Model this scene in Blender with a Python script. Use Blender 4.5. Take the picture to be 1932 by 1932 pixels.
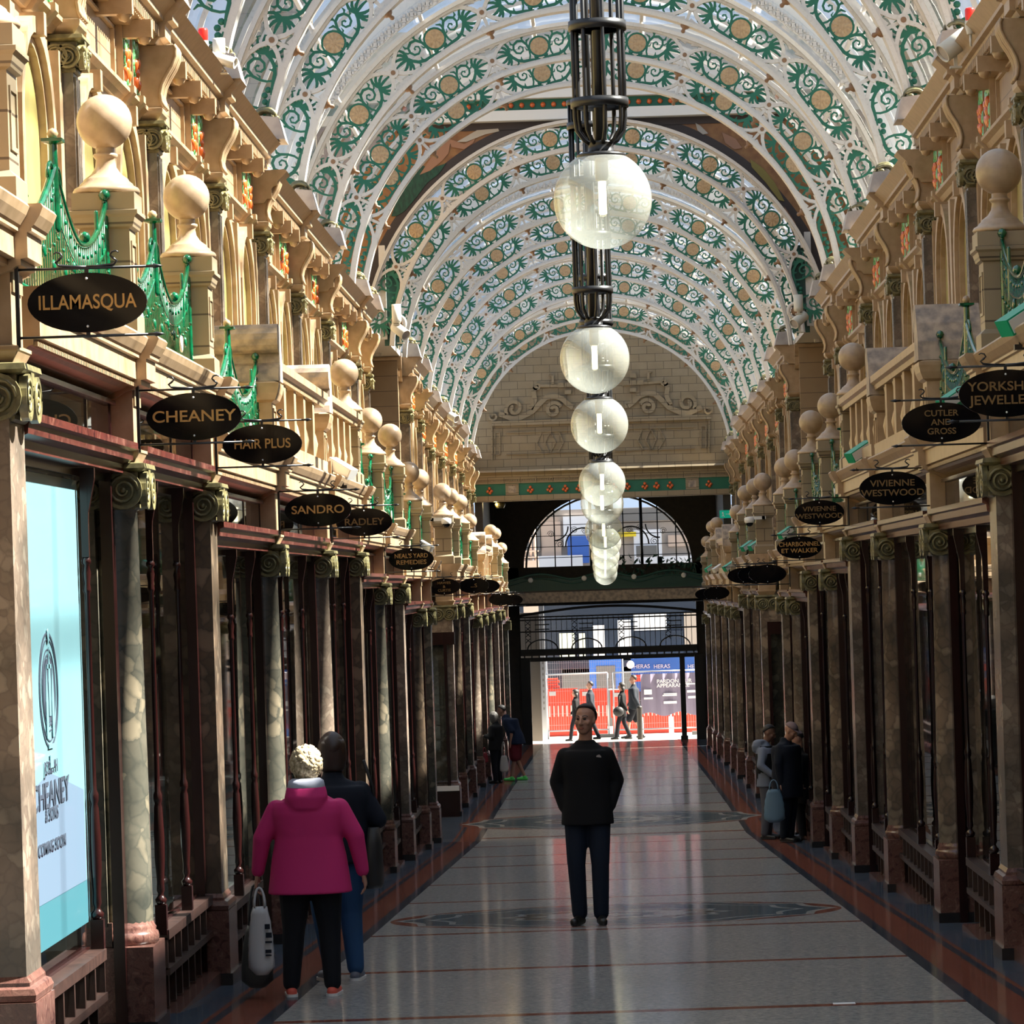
import bpy, math, random
from mathutils import Vector, Matrix
PI = math.pi; rnd = random.Random(7)
SC = bpy.context.scene; COL = SC.collection
for o in list(bpy.data.objects): bpy.data.objects.remove(o)
# ------------------------------------------------------------------ camera, sky, sun, exposure
F = 7100.0; EYE = 1.53; ROLL = 0.032; VX, VY = 1142.0, 1100.0
cd = bpy.data.cameras.new('camera'); cam = bpy.data.objects.new('camera', cd); COL.objects.link(cam)
cd.sensor_width = 36; cd.lens = F / 1932 * 36; cd.clip_end = 500; cd.clip_start = .1
cd.shift_x = -(VX - 966) / 1932; cd.shift_y = (VY - 966) / 1932
c, s = math.cos(ROLL), math.sin(ROLL)
cam.matrix_world = Matrix(((c, s, 0, 0), (0, 0, -1, 0), (-s, c, 0, EYE), (0, 0, 0, 1)))
SC.camera = cam
w = bpy.data.worlds.new('sky'); SC.world = w; w.use_nodes = True
nt = w.node_tree; nt.nodes.clear()
bg = nt.nodes.new('ShaderNodeBackground'); wo = nt.nodes.new('ShaderNodeOutputWorld')
tc = nt.nodes.new('ShaderNodeTexCoord'); sx = nt.nodes.new('ShaderNodeSeparateXYZ'); cr = nt.nodes.new('ShaderNodeValToRGB')
nt.links.new(tc.outputs['Generated'], sx.inputs[0]); nt.links.new(sx.outputs[0], cr.inputs[0])
cr.color_ramp.elements[0].color = (.60, .76, 1, 1); cr.color_ramp.elements[1].color = (.92, .96, 1, 1)
cr.color_ramp.elements[0].position = .0; cr.color_ramp.elements[1].position = .5
nt.links.new(cr.outputs[0], bg.inputs[0]); bg.inputs[1].default_value = 1.0
nt.links.new(bg.outputs[0], wo.inputs[0])
sd = bpy.data.lights.new('sun', 'SUN'); sun = bpy.data.objects.new('sun', sd); COL.objects.link(sun)
sd.energy = 37; sd.color = (1, .93, .80); sd.angle = math.radians(1.3)
sun.rotation_euler = Vector((.66, .08, .752)).to_track_quat('Z', 'Y').to_euler()
SC.view_settings.view_transform = 'Standard'; SC.view_settings.look = 'None'
SC.view_settings.exposure = 0.0; SC.view_settings.gamma = 1; SC.view_settings.use_curve_mapping = False
SC.cycles.max_bounces = 8; SC.cycles.diffuse_bounces = 4; SC.cycles.glossy_bounces = 4
SC.cycles.transparent_max_bounces = 24; SC.cycles.transmission_bounces = 4
SC.cycles.sample_clamp_indirect = 4; SC.cycles.caustics_reflective = False; SC.cycles.caustics_refractive = False
SC.cycles.use_denoising = True

# ------------------------------------------------------------------ materials
def mat(name, col, rough=.5, metal=0, spec=.5, emit=None, es=0, coat=0, noise=None, bump=0, bscale=20):
    """noise = (scale, other colour, low, high[, stretch])"""
    m = bpy.data.materials.new(name); m.use_nodes = True; t = m.node_tree; b = t.nodes['Principled BSDF']
    def C(x): return (*x, 1)
    b.inputs['Base Color'].default_value = C(col); b.inputs['Roughness'].default_value = rough
    b.inputs['Metallic'].default_value = metal; b.inputs['Specular IOR Level'].default_value = spec
    b.inputs['Coat Weight'].default_value = coat
    if emit: b.inputs['Emission Color'].default_value = C(emit); b.inputs['Emission Strength'].default_value = es
    if noise or bump:
        co = t.nodes.new('ShaderNodeTexCoord'); mp = t.nodes.new('ShaderNodeMapping'); t.links.new(co.outputs['Object'], mp.inputs[0])
    if noise:
        if len(noise) > 4: mp.inputs['Scale'].default_value = noise[4]
        n = t.nodes.new('ShaderNodeTexNoise'); n.inputs['Scale'].default_value = noise[0]; n.inputs['Detail'].default_value = 6
        t.links.new(mp.outputs[0], n.inputs['Vector'])
        r = t.nodes.new('ShaderNodeValToRGB'); r.color_ramp.elements[0].position = noise[2]; r.color_ramp.elements[1].position = noise[3]
        r.color_ramp.elements[0].color = C(noise[1]); r.color_ramp.elements[1].color = C(col)
        t.links.new(n.outputs[0], r.inputs[0]); t.links.new(r.outputs[0], b.inputs['Base Color'])
    if bump:
        n2 = t.nodes.new('ShaderNodeTexNoise'); n2.inputs['Scale'].default_value = bscale; bp = t.nodes.new('ShaderNodeBump')
        bp.inputs['Strength'].default_value = bump; t.links.new(mp.outputs[0], n2.inputs['Vector'])
        t.links.new(n2.outputs[0], bp.inputs['Height']); t.links.new(bp.outputs[0], b.inputs['Normal'])
    return m

def blockmat(name, col, dark, bw=.5, bh=.22, rough=.35, ax='YZ'):
    m = mat(name, col, rough, spec=.5); t = m.node_tree; b = t.nodes['Principled BSDF']
    co = t.nodes.new('ShaderNodeTexCoord'); sp = t.nodes.new('ShaderNodeSeparateXYZ'); cb = t.nodes.new('ShaderNodeCombineXYZ')
    t.links.new(co.outputs['Object'], sp.inputs[0])
    t.links.new(sp.outputs['XYZ'.index(ax[0])], cb.inputs[0]); t.links.new(sp.outputs['XYZ'.index(ax[1])], cb.inputs[1])
    br = t.nodes.new('ShaderNodeTexBrick'); t.links.new(cb.outputs[0], br.inputs['Vector'])
    br.inputs['Color1'].default_value = (*col, 1); br.inputs['Color2'].default_value = (col[0]*.9, col[1]*.87, col[2]*.8, 1)
    br.inputs['Mortar'].default_value = (*dark, 1); br.inputs['Scale'].default_value = 1
    br.inputs['Brick Width'].default_value = bw; br.inputs['Row Height'].default_value = bh; br.inputs['Mortar Size'].default_value = .006
    n = t.nodes.new('ShaderNodeTexNoise'); n.inputs['Scale'].default_value = 3; n.inputs['Detail'].default_value = 5
    mx = t.nodes.new('ShaderNodeMixRGB'); mx.blend_type = 'MULTIPLY'; mx.inputs[0].default_value = .35
    t.links.new(co.outputs['Object'], n.inputs['Vector']); t.links.new(br.outputs[0], mx.inputs[1]); t.links.new(n.outputs[0], mx.inputs[2])
    t.links.new(mx.outputs[0], b.inputs['Base Color'])
    return m

def marble(name, base, vein, pale, scale=5, rough=.22):
    m = mat(name, base, rough, spec=.5); t = m.node_tree; b = t.nodes['Principled BSDF']
    co = t.nodes.new('ShaderNodeTexCoord'); n = t.nodes.new('ShaderNodeTexNoise'); n.inputs['Scale'].default_value = scale; n.inputs['Detail'].default_value = 7
    n.inputs['Distortion'].default_value = 1.6; t.links.new(co.outputs['Object'], n.inputs['Vector'])
    r = t.nodes.new('ShaderNodeValToRGB'); e = r.color_ramp.elements
    e[0].position = .36; e[0].color = (*vein, 1); e[1].position = .66; e[1].color = (*pale, 1)
    k = e.new(.46); k.color = (*base, 1); k = e.new(.55); k.color = (base[0]*.8, base[1]*.85, base[2]*.85, 1)
    v = t.nodes.new('ShaderNodeTexVoronoi'); v.feature = 'DISTANCE_TO_EDGE'; v.inputs['Scale'].default_value = scale * 2.2
    mp = t.nodes.new('ShaderNodeVectorMath'); mp.operation = 'ADD'; sc = t.nodes.new('ShaderNodeVectorMath'); sc.operation = 'SCALE'; sc.inputs['Scale'].default_value = .25
    t.links.new(n.outputs[1], sc.inputs[0]); t.links.new(co.outputs['Object'], mp.inputs[0]); t.links.new(sc.outputs[0], mp.inputs[1]); t.links.new(mp.outputs[0], v.inputs['Vector'])
    vr = t.nodes.new('ShaderNodeValToRGB'); vr.color_ramp.elements[0].color = (.45, .45, .45, 1); vr.color_ramp.elements[1].position = .06
    t.links.new(v.outputs[0], vr.inputs[0])
    mx = t.nodes.new('ShaderNodeMixRGB'); mx.blend_type = 'MULTIPLY'; mx.inputs[0].default_value = .8
    t.links.new(n.outputs[0], r.inputs[0]); t.links.new(r.outputs[0], mx.inputs[1]); t.links.new(vr.outputs[0], mx.inputs[2]); t.links.new(mx.outputs[0], b.inputs['Base Color'])
    return m

def breccia(name, base, dark, pale, scale=9, rough=.25):
    m = mat(name, base, rough); t = m.node_tree; b = t.nodes['Principled BSDF']; N = t.nodes.new; L = t.links.new
    co = N('ShaderNodeTexCoord'); n = N('ShaderNodeTexNoise'); n.inputs['Scale'].default_value = scale*.5; n.inputs['Detail'].default_value = 5; L(co.outputs['Object'], n.inputs['Vector'])
    sc = N('ShaderNodeVectorMath'); sc.operation = 'SCALE'; sc.inputs['Scale'].default_value = 1.6/scale; L(n.outputs[1], sc.inputs[0])
    ad = N('ShaderNodeVectorMath'); L(co.outputs['Object'], ad.inputs[0]); L(sc.outputs[0], ad.inputs[1])
    v = N('ShaderNodeTexVoronoi'); v.inputs['Scale'].default_value = scale; v.inputs['Randomness'].default_value = 1; L(ad.outputs[0], v.inputs['Vector'])
    w_ = N('ShaderNodeTexVoronoi'); w_.feature = 'DISTANCE_TO_EDGE'; w_.inputs['Scale'].default_value = scale; L(ad.outputs[0], w_.inputs['Vector'])
    sp = N('ShaderNodeSeparateXYZ'); L(v.outputs['Color'], sp.inputs[0])
    r = N('ShaderNodeValToRGB'); e = r.color_ramp.elements; e[0].color = (*[x*.8+y*.2 for x, y in zip(base, dark)], 1); e[0].position = .25; e[1].color = (*pale, 1); e[1].position = .95
    k = e.new(.6); k.color = (*base, 1); L(sp.outputs[0], r.inputs[0])
    er = N('ShaderNodeValToRGB'); er.color_ramp.elements[0].position = .0; er.color_ramp.elements[0].color = (.55, .55, .55, 1); er.color_ramp.elements[1].position = .14; L(w_.outputs[0], er.inputs[0])
    mx = N('ShaderNodeMixRGB'); mx.inputs[1].default_value = (*dark, 1); L(er.outputs[0], mx.inputs[0]); L(r.outputs[0], mx.inputs[2])
    n2 = N('ShaderNodeTexNoise'); n2.inputs['Scale'].default_value = 2.2; n2.inputs['Detail'].default_value = 6; L(co.outputs['Object'], n2.inputs['Vector'])
    r2 = N('ShaderNodeValToRGB'); r2.color_ramp.elements[0].position = .38; r2.color_ramp.elements[0].color = (.5, .52, .52, 1); r2.color_ramp.elements[1].position = .6; r2.color_ramp.elements[1].color = (1.15, 1.1, 1.05, 1); L(n2.outputs[0], r2.inputs[0])
    m2 = N('ShaderNodeMixRGB'); m2.blend_type = 'MULTIPLY'; m2.inputs[0].default_value = 1; L(mx.outputs[0], m2.inputs[1]); L(r2.outputs[0], m2.inputs[2]); L(m2.outputs[0], b.inputs['Base Color'])
    return m

def glassmat(name, tint, refl_ior=1.5, rough=.02, mixdiff=0, dcol=(1, 1, 1), boost=0):
    m = bpy.data.materials.new(name); m.use_nodes = True; t = m.node_tree; t.nodes.clear()
    out = t.nodes.new('ShaderNodeOutputMaterial'); tr = t.nodes.new('ShaderNodeBsdfTransparent'); gl = t.nodes.new('ShaderNodeBsdfGlossy')
    tr.inputs[0].default_value = (*tint, 1); gl.inputs['Roughness'].default_value = rough
    lw = t.nodes.new('ShaderNodeLayerWeight'); lw.inputs[0].default_value = .5
    pw = t.nodes.new('ShaderNodeMath'); pw.operation = 'POWER'; pw.inputs[1].default_value = 5; t.links.new(lw.outputs['Facing'], pw.inputs[0])
    ad = t.nodes.new('ShaderNodeMath'); ad.operation = 'MULTIPLY_ADD'; ad.use_clamp = True; f0 = ((refl_ior-1)/(refl_ior+1))**2 + boost
    ad.inputs[1].default_value = 1-f0; ad.inputs[2].default_value = f0; t.links.new(pw.outputs[0], ad.inputs[0])
    mx = t.nodes.new('ShaderNodeMixShader'); t.links.new(ad.outputs[0], mx.inputs[0]); t.links.new(tr.outputs[0], mx.inputs[1]); t.links.new(gl.outputs[0], mx.inputs[2])
    last = mx
    if mixdiff:
        df = t.nodes.new('ShaderNodeBsdfDiffuse'); df.inputs[0].default_value = (*dcol, 1); tl = t.nodes.new('ShaderNodeBsdfTranslucent'); tl.inputs[0].default_value = (*dcol, 1)
        m2 = t.nodes.new('ShaderNodeMixShader'); m2.inputs[0].default_value = .5; t.links.new(df.outputs[0], m2.inputs[1]); t.links.new(tl.outputs[0], m2.inputs[2])
        m3 = t.nodes.new('ShaderNodeMixShader'); m3.inputs[0].default_value = mixdiff; t.links.new(mx.outputs[0], m3.inputs[1]); t.links.new(m2.outputs[0], m3.inputs[2]); last = m3
    t.links.new(last.outputs[0], out.inputs[0])
    return m

M = {}
M['terra'] = blockmat('glazed_terracotta', (.40, .275, .16), (.16, .10, .06), .55, .26)
M['terraX'] = blockmat('glazed_terracotta_end', (.33, .26, .17), (.10, .07, .045), .42, .20, ax='XZ')
M['stone'] = mat('smooth_terracotta', (.40, .28, .17), .32, noise=(9, (.31, .21, .115), .3, .6))
M['ball'] = mat('finial_terracotta', (.385, .28, .185), .3, noise=(14, (.30, .215, .14), .3, .6))
M['grime'] = mat('weathered_stone', (.42, .33, .25), .6, noise=(11, (.2, .17, .15), .35, .6))
M['marble'] = breccia('brecciated_marble', (.105, .075, .052), (.035, .033, .03), (.20, .15, .105), 9)
M['marble_lightened'] = breccia('lightened_brown_breccia', (.20, .15, .11), (.07, .06, .052), (.34, .27, .20), 9)  # lighter copy of the breccia; makes up for missing light on the shaded side
M['marble2'] = breccia('pale_veined_marble', (.21, .165, .13), (.12, .095, .08), (.30, .25, .20), 16)
M['marbleg'] = breccia('green_grey_marble', (.105, .10, .08), (.045, .052, .046), (.23, .20, .145), 10)
M['pinkm'] = marble('pink_marble', (.16, .075, .06), (.08, .035, .03), (.22, .115, .09), 12)
M['redm'] = marble('red_marble', (.10, .025, .02), (.04, .012, .012), (.16, .06, .045), 6)
M['black'] = mat('black_stone', (.012, .012, .014), .25)
M['cap'] = mat('olive_gold_glaze', (.20, .175, .08), .33, noise=(16, (.08, .072, .035), .35, .6))
M['wood'] = mat('dark_red_wood', (.020, .0045, .004), .2, noise=(20, (.010, .003, .003), .3, .7, (1, 1, .1)))
M['brown'] = mat('brown_wood', (.045, .022, .017), .35, noise=(18, (.022, .012, .010), .3, .7))
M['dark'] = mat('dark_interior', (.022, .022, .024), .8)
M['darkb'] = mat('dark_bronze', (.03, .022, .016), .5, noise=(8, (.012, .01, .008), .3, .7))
M['iron'] = mat('black_iron', (.012, .012, .013), .35, spec=.4)
M['green'] = mat('green_glaze', (.0, .115, .045), .12, spec=.6, coat=.6, noise=(25, (.0, .05, .02), .35, .65))
M['scroll'] = mat('green_paint', (.008, .125, .075), .5)
M['cream'] = mat('cream_paint', (.60, .565, .52), .45, noise=(30, (.50, .46, .41), .25, .45))
M['white'] = mat('white_paint', (.70, .70, .68), .45)
M['boss'] = mat('brown_boss', (.22, .12, .06), .5)
M['medal'] = mat('shell_medallion', (.48, .33, .18), .5, noise=(30, (.36, .23, .12), .3, .6))
M['lead'] = mat('grey_lead', (.40, .36, .34), .5, noise=(6, (.28, .25, .24), .3, .6))
M['orange'] = mat('orange_glaze', (.60, .12, .025), .2, coat=.5)
M['leaf'] = mat('leaf_glaze', (.10, .36, .12), .25, coat=.4, noise=(22, (.5, .55, .35), .30, .42))
M['olive'] = mat('olive_panel', (.34, .30, .10), .3, noise=(4, (.28, .22, .08), .3, .6))
M['pane'] = glassmat('shop_glass', (.55, .6, .6), 1.5, .015, boost=.06)
M['roofg'] = glassmat('roof_glass', (.90, .95, 1.0), 1.3, .1)
M['globe'] = glassmat('globe_glass', (.86, .88, .84), 1.45, .05, .18, (.86, .88, .84), boost=.06)
M['gold'] = mat('gold_leaf', (.50, .30, .11), .35, metal=.75)
M['golddim'] = mat('dull_gold', (.20, .125, .05), .4, metal=.5)
M['gloss'] = mat('black_gloss', (.003, .003, .004), .08, spec=.22)
M['mirror'] = mat('mirror', (.5, .5, .48), .05, metal=1)
M['lampl'] = mat('lamp_tube_glow', (1, .95, .7), .4, emit=(1, .90, .55), es=9)
M['cctv'] = mat('pale_plastic', (.55, .53, .46), .4)
M['grn'] = mat('green_plastic', (.0, .30, .15), .35)
M['red'] = mat('red_plastic', (.75, .02, .01), .25)
M['tagw'] = mat('white_tag', (.8, .8, .8), .4)

def floormat():
    m = bpy.data.materials.new('terrazzo'); m.use_nodes = True; t = m.node_tree; b = t.nodes['Principled BSDF']; N = t.nodes.new; L = t.links.new
    g = N('ShaderNodeNewGeometry'); sp = N('ShaderNodeSeparateXYZ'); L(g.outputs['Position'], sp.inputs[0])
    def ma(op, a, b2=None):
        n = N('ShaderNodeMath'); n.operation = op
        for i, v in enumerate((a, b2)):
            if v is None: continue
            if isinstance(v, (int, float)): n.inputs[i].default_value = v
            else: L(v, n.inputs[i])
        return n.outputs[0]
    def ramp(fac, stops):
        r = N('ShaderNodeValToRGB'); r.color_ramp.interpolation = 'CONSTANT'; e = r.color_ramp.elements
        e[0].position = 0; e[0].color = (*stops[0][1], 1); e[1].position = stops[1][0]; e[1].color = (*stops[1][1], 1)
        for p, c_ in stops[2:]: k = e.new(p); k.color = (*c_, 1)
        L(fac, r.inputs[0]); return r.outputs[0]
    def mix(f, a, b2):
        n = N('ShaderNodeMixRGB')
        if isinstance(f, (int, float)): n.inputs[0].default_value = f
        else: L(f, n.inputs[0])
        for i, v in ((1, a), (2, b2)):
            if isinstance(v, tuple): n.inputs[i].default_value = (*v, 1)
            else: L(v, n.inputs[i])
        return n.outputs[0]
    grey = (.34, .33, .31); slate = (.045, .055, .07); redb = (.22, .075, .05); blue = (.07, .09, .12)
    ax = ma('ABSOLUTE', sp.outputs[0]); u = ma('DIVIDE', ax, 2.8)
    bands = ramp(u, [(0, grey), (1.87/2.8, slate), (1.95/2.8, redb), (2.18/2.8, slate), (2.235/2.8, redb), (2.27/2.8, blue), (2.72/2.8, (.2, .2, .19))])
    # transverse stripes
    ys = [11.9, 16, 20.3, 24.3, 28.7, 34.1, 38, 42.8, 46.2, 50.2, 53.6, 62, 66, 70, 74, 78, 82, 86, 90, 94, 98]
    lines = None
    inside = ma('LESS_THAN', ax, 1.87)
    for y in ys:
        n_ = N('ShaderNodeMath'); n_.operation = 'COMPARE'; L(sp.outputs[1], n_.inputs[0]); n_.inputs[1].default_value = y; n_.inputs[2].default_value = .085 if y < 40 else .11
        lines = n_.outputs[0] if lines is None else ma('MAXIMUM', lines, n_.outputs[0])
    col = mix(ma('MULTIPLY', lines, inside), bands, redb)
    for yc, R in ((30.9, 1.85), (57.6, 2.35)):
        dy = ma('SUBTRACT', sp.outputs[1], yc)
        d = ma('DIVIDE', ma('SQRT', ma('ADD', ma('MULTIPLY', dy, dy), ma('MULTIPLY', sp.outputs[0], sp.outputs[0]))), R)
        an = ma('ARCTAN2', dy, sp.outputs[0]); pet = ma('MULTIPLY', ma('ABSOLUTE', ma('SINE', ma('MULTIPLY', an, 6.0))), .07)
        dd = ma('ADD', d, pet)
        W = (.33, .33, .31); B = (.085, .115, .13)
        pat = ramp(ma('DIVIDE', dd, 2.0), [(0, W), (.06, B), (.12, grey), (.17, W), (.19, (.12, .11, .09)), (.24, W), (.26, B), (.40, W), (.415, B), (.47, W), (.49, redb)])
        col = mix(ma('LESS_THAN', d, 1.0), col, pat)
    n = N('ShaderNodeTexNoise'); n.inputs['Scale'].default_value = 26; n.inputs['Detail'].default_value = 3; n.inputs['Roughness'].default_value = .8
    L(g.outputs['Position'], n.inputs['Vector'])
    r = N('ShaderNodeValToRGB'); r.color_ramp.elements[0].position = .34; r.color_ramp.elements[0].color = (.45, .46, .5, 1); r.color_ramp.elements[1].position = .66; r.color_ramp.elements[1].color = (1.25, 1.22, 1.15, 1)
    L(n.outputs[0], r.inputs[0]); mm = N('ShaderNodeMixRGB'); mm.blend_type = 'MULTIPLY'; mm.inputs[0].default_value = .8
    L(col, mm.inputs[1]); L(r.outputs[0], mm.inputs[2]); L(mm.outputs[0], b.inputs['Base Color'])
    n3 = N('ShaderNodeTexNoise'); n3.inputs['Scale'].default_value = 1.2; L(g.outputs['Position'], n3.inputs['Vector'])
    rr = N('ShaderNodeMapRange'); rr.inputs[3].default_value = .06; rr.inputs[4].default_value = .14; L(n3.outputs[0], rr.inputs[0]); L(rr.outputs[0], b.inputs['Roughness'])
    df = N('ShaderNodeBsdfDiffuse'); L(mm.outputs[0], df.inputs[0]); gl = N('ShaderNodeBsdfGlossy'); L(rr.outputs[0], gl.inputs['Roughness']); gl.inputs[0].default_value = (.9, .88, .9, 1)
    ms = N('ShaderNodeMixShader'); ms.inputs[0].default_value = .32; L(df.outputs[0], ms.inputs[1]); L(gl.outputs[0], ms.inputs[2])
    L(ms.outputs[0], t.nodes['Material Output'].inputs[0])
    return m
M['floor'] = floormat()

# ------------------------------------------------------------------ mesh builder
class MB:
    def __init__(s): s.v = []; s.f = []; s.m = []; s.sm = []
    def add(s, vs, fs, m=0, smooth=False):
        b = len(s.v); s.v += [tuple(v) for v in vs]; s.f += [tuple(i + b for i in f) for f in fs]; s.m += [m] * len(fs); s.sm += [smooth] * len(fs); return s
    def box(s, x0, x1, y0, y1, z0, z1, m=0):
        if x0 > x1: x0, x1 = x1, x0
        if y0 > y1: y0, y1 = y1, y0
        if z0 > z1: z0, z1 = z1, z0
        return s.add([(x0,y0,z0),(x1,y0,z0),(x1,y1,z0),(x0,y1,z0),(x0,y0,z1),(x1,y0,z1),(x1,y1,z1),(x0,y1,z1)],
              [(0,3,2,1),(4,5,6,7),(0,1,5,4),(1,2,6,5),(2,3,7,6),(3,0,4,7)], m)
    def prism(s, prof, a0, a1, axis='y', m=0, smooth=False):
        n = len(prof)
        def P(p, a):
            return {'y': (p[0], a, p[1]), 'x': (a, p[0], p[1]), 'z': (p[0], p[1], a)}[axis]
        vs = [P(p, a0) for p in prof] + [P(p, a1) for p in prof]
        fs = [(i, (i+1) % n, n + (i+1) % n, n + i) for i in range(n)]
        s.add(vs, fs, m, smooth); return s.add(vs, [tuple(range(n))[::-1], tuple(range(n, 2*n))], m)
    def lathe(s, prof, n=16, cx=0, cy=0, m=0, axis='z', smooth=True):
        vs = []
        for r, z in prof:
            for k in range(n):
                a = 2*PI*k/n; p = (r*math.cos(a), r*math.sin(a))
                vs.append({'z': (cx+p[0], cy+p[1], z), 'y': (cx+p[0], z, cy+p[1]), 'x': (z, cx+p[0], cy+p[1])}[axis])
        fs = [(j*n+k, j*n+(k+1) % n, (j+1)*n+(k+1) % n, (j+1)*n+k) for j in range(len(prof)-1) for k in range(n)]
        s.add(vs, fs, m, smooth)
        b = len(vs); s.add(vs[:n], [tuple(range(n))[::-1]], m); return s.add(vs[-n:], [tuple(range(n))], m)
    def rlathe(s, prof, x0, x1, y0, y1, m=0):
        vs = []
        for o_, z in prof: vs += [(x0-o_, y0-o_, z), (x1+o_, y0-o_, z), (x1+o_, y1+o_, z), (x0-o_, y1+o_, z)]
        k = len(prof); fs = [(j*4+i, j*4+(i+1) % 4, (j+1)*4+(i+1) % 4, (j+1)*4+i) for j in range(k-1) for i in range(4)]
        fs += [(3, 2, 1, 0), (4*k-4, 4*k-3, 4*k-2, 4*k-1)]
        return s.add(vs, fs, m)
    def sphere(s, c_, r, n=16, m=0, sc=(1, 1, 1), h=None):
        h = h or n // 2; vs = []; fs = []
        for j in range(h+1):
            t = PI*j/h
            for k in range(n):
                a = 2*PI*k/n; vs.append((c_[0]+r*sc[0]*math.sin(t)*math.cos(a), c_[1]+r*sc[1]*math.sin(t)*math.sin(a), c_[2]-r*sc[2]*math.cos(t)))
        for j in range(h):
            for k in range(n): fs.append((j*n+k, j*n+(k+1) % n, (j+1)*n+(k+1) % n, (j+1)*n+k))
        return s.add(vs, fs, m, True)
    def tube(s, pts, r, n=6, m=0, closed=False, smooth=True):
        pts = [Vector(p) for p in pts]; k = len(pts); vs = []; up = None
        for i, p in enumerate(pts):
            a = pts[(i-1) % k] if (closed or i > 0) else p; b = pts[(i+1) % k] if (closed or i < k-1) else p
            d = (b - a).normalized() if (b-a).length > 1e-9 else Vector((0, 0, 1))
            if up is None: up = d.orthogonal().normalized()
            up = (up - d*up.dot(d)); up = up.normalized() if up.length > 1e-6 else d.orthogonal().normalized()
            sd_ = d.cross(up); rr = r[i] if isinstance(r, (list, tuple)) else r
            for q in range(n): t = 2*PI*q/n; vs.append(p + up*rr*math.cos(t) + sd_*rr*math.sin(t))
        kk = k if closed else k-1
        fs = [(i*n+q, i*n+(q+1) % n, ((i+1) % k)*n+(q+1) % n, ((i+1) % k)*n+q) for i in range(kk) for q in range(n)]
        if not closed: fs += [tuple(range(n))[::-1], tuple(range((k-1)*n, k*n))]
        return s.add(vs, fs, m, smooth)
    def cap(s, a, b, ra, rb, n=10, m=0):
        a = Vector(a); b = Vector(b); d = (b-a); L_ = max(d.length, 1e-6); d /= L_
        pts = []; rs = []
        for t in (-.95, -.7, -.35, 0): pts.append(a + d*ra*t); rs.append(ra*math.sqrt(max(0, 1-t*t)))
        for t in (0, .35, .7, .95): pts.append(b + d*rb*t); rs.append(rb*math.sqrt(max(0, 1-t*t)))
        return s.tube(pts, rs, n, m)
    def loft(s, secs, n=20, m=0):
        """secs: (cx, cy, z, rx, ry)"""
        vs = []
        for cx, cy, z, rx, ry in secs:
            for k in range(n):
                a = 2*PI*k/n; ca, sa = math.cos(a), math.sin(a); e = .85
                vs.append((cx+rx*math.copysign(abs(ca)**e, ca), cy+ry*math.copysign(abs(sa)**e, sa), z))
        fs = [(j*n+k, j*n+(k+1) % n, (j+1)*n+(k+1) % n, (j+1)*n+k) for j in range(len(secs)-1) for k in range(n)]
        fs += [tuple(range(n))[::-1], tuple(range((len(secs)-1)*n, len(secs)*n))]
        return s.add(vs, fs, m, True)
    def ribbon(s, pts, wd, y0, y1, f=lambda a, b: (a, b), m=0):
        """flat strip in the XZ plane (after mapping f), from depth y0 to y1"""
        k = len(pts); vs = []
        for i in range(k):
            a = pts[max(i-1, 0)]; b = pts[min(i+1, k-1)]; dx, dz = b[0]-a[0], b[1]-a[1]; l = math.hypot(dx, dz) or 1
            h = (wd[i] if isinstance(wd, (list, tuple)) else wd) / 2; nx, nz = -dz/l*h, dx/l*h
            for sg in (1, -1):
                X, Z = f(pts[i][0]+sg*nx, pts[i][1]+sg*nz); vs.append((X, y0, Z)); vs.append((X, y1, Z))
        fs = []
        for i in range(k-1):
            a = i*4; b = a+4; fs += [(a, b, b+2, a+2), (a+1, a+3, b+3, b+1), (a, a+1, b+1, b), (a+2, b+2, b+3, a+3)]
        fs += [(0, 2, 3, 1), (4*k-4, 4*k-3, 4*k-1, 4*k-2)]
        return s.add(vs, fs, m)
    def mesh(s, name, mats):
        me = bpy.data.meshes.new(name); me.from_pydata(s.v, [], s.f)
        for m in (mats if isinstance(mats, (list, tuple)) else [mats]): me.materials.append(M[m] if isinstance(m, str) else m)
        me.polygons.foreach_set('material_index', s.m); me.polygons.foreach_set('use_smooth', s.sm); me.update()
        return me
def ob(name, me, parent=None, loc=(0, 0, 0), rz=0):
    o = bpy.data.objects.new(name, me); COL.objects.link(o); o.location = loc; o.rotation_euler = (0, 0, rz)
    if parent: o.parent = parent
    return o
def tag(o, label, cat, group=None, kind=None):
    o['label'] = label; o['category'] = cat
    if group: o['group'] = group
    if kind: o['kind'] = kind
    return o
def thing(name, label, cat, loc=(0, 0, 0), rz=0, group=None):
    return tag(ob(name, None, None, loc, rz), label, cat, group)
def put(root, parts):
    """parts: (name, mesh, loc, [subparts])"""
    for p in parts:
        o = ob(p[0], p[1], root, p[2] if len(p) > 2 else (0, 0, 0))
        if len(p) > 4: o['label'] = p[4]
        for q in (p[3] if len(p) > 3 else []): ob(q[0], q[1], o, q[2] if len(q) > 2 else (0, 0, 0))
    return root
def struct(name, mb, mats):
    o = ob(name, mb.mesh(name, mats)); o['kind'] = 'structure'; return o
ORD = 'first second third fourth fifth sixth seventh eighth ninth tenth eleventh twelfth thirteenth fourteenth fifteenth sixteenth seventeenth eighteenth nineteenth twentieth'.split()
SIDE = {-1: 'sunlit', 1: 'shaded'}
def zfl(Y):
    pr = [(-10, 1.53-.386), (0, 1.53), (53, 3.576), (61, 3.66), (72, 3.83), (104, 4.39), (130, 4.9)]
    for (a, b), (c_, d) in zip(pr, pr[1:]):
        if Y <= c_: return EYE - (b + (d-b)*(Y-a)/(c_-a))
    return EYE - 4.9
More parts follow.
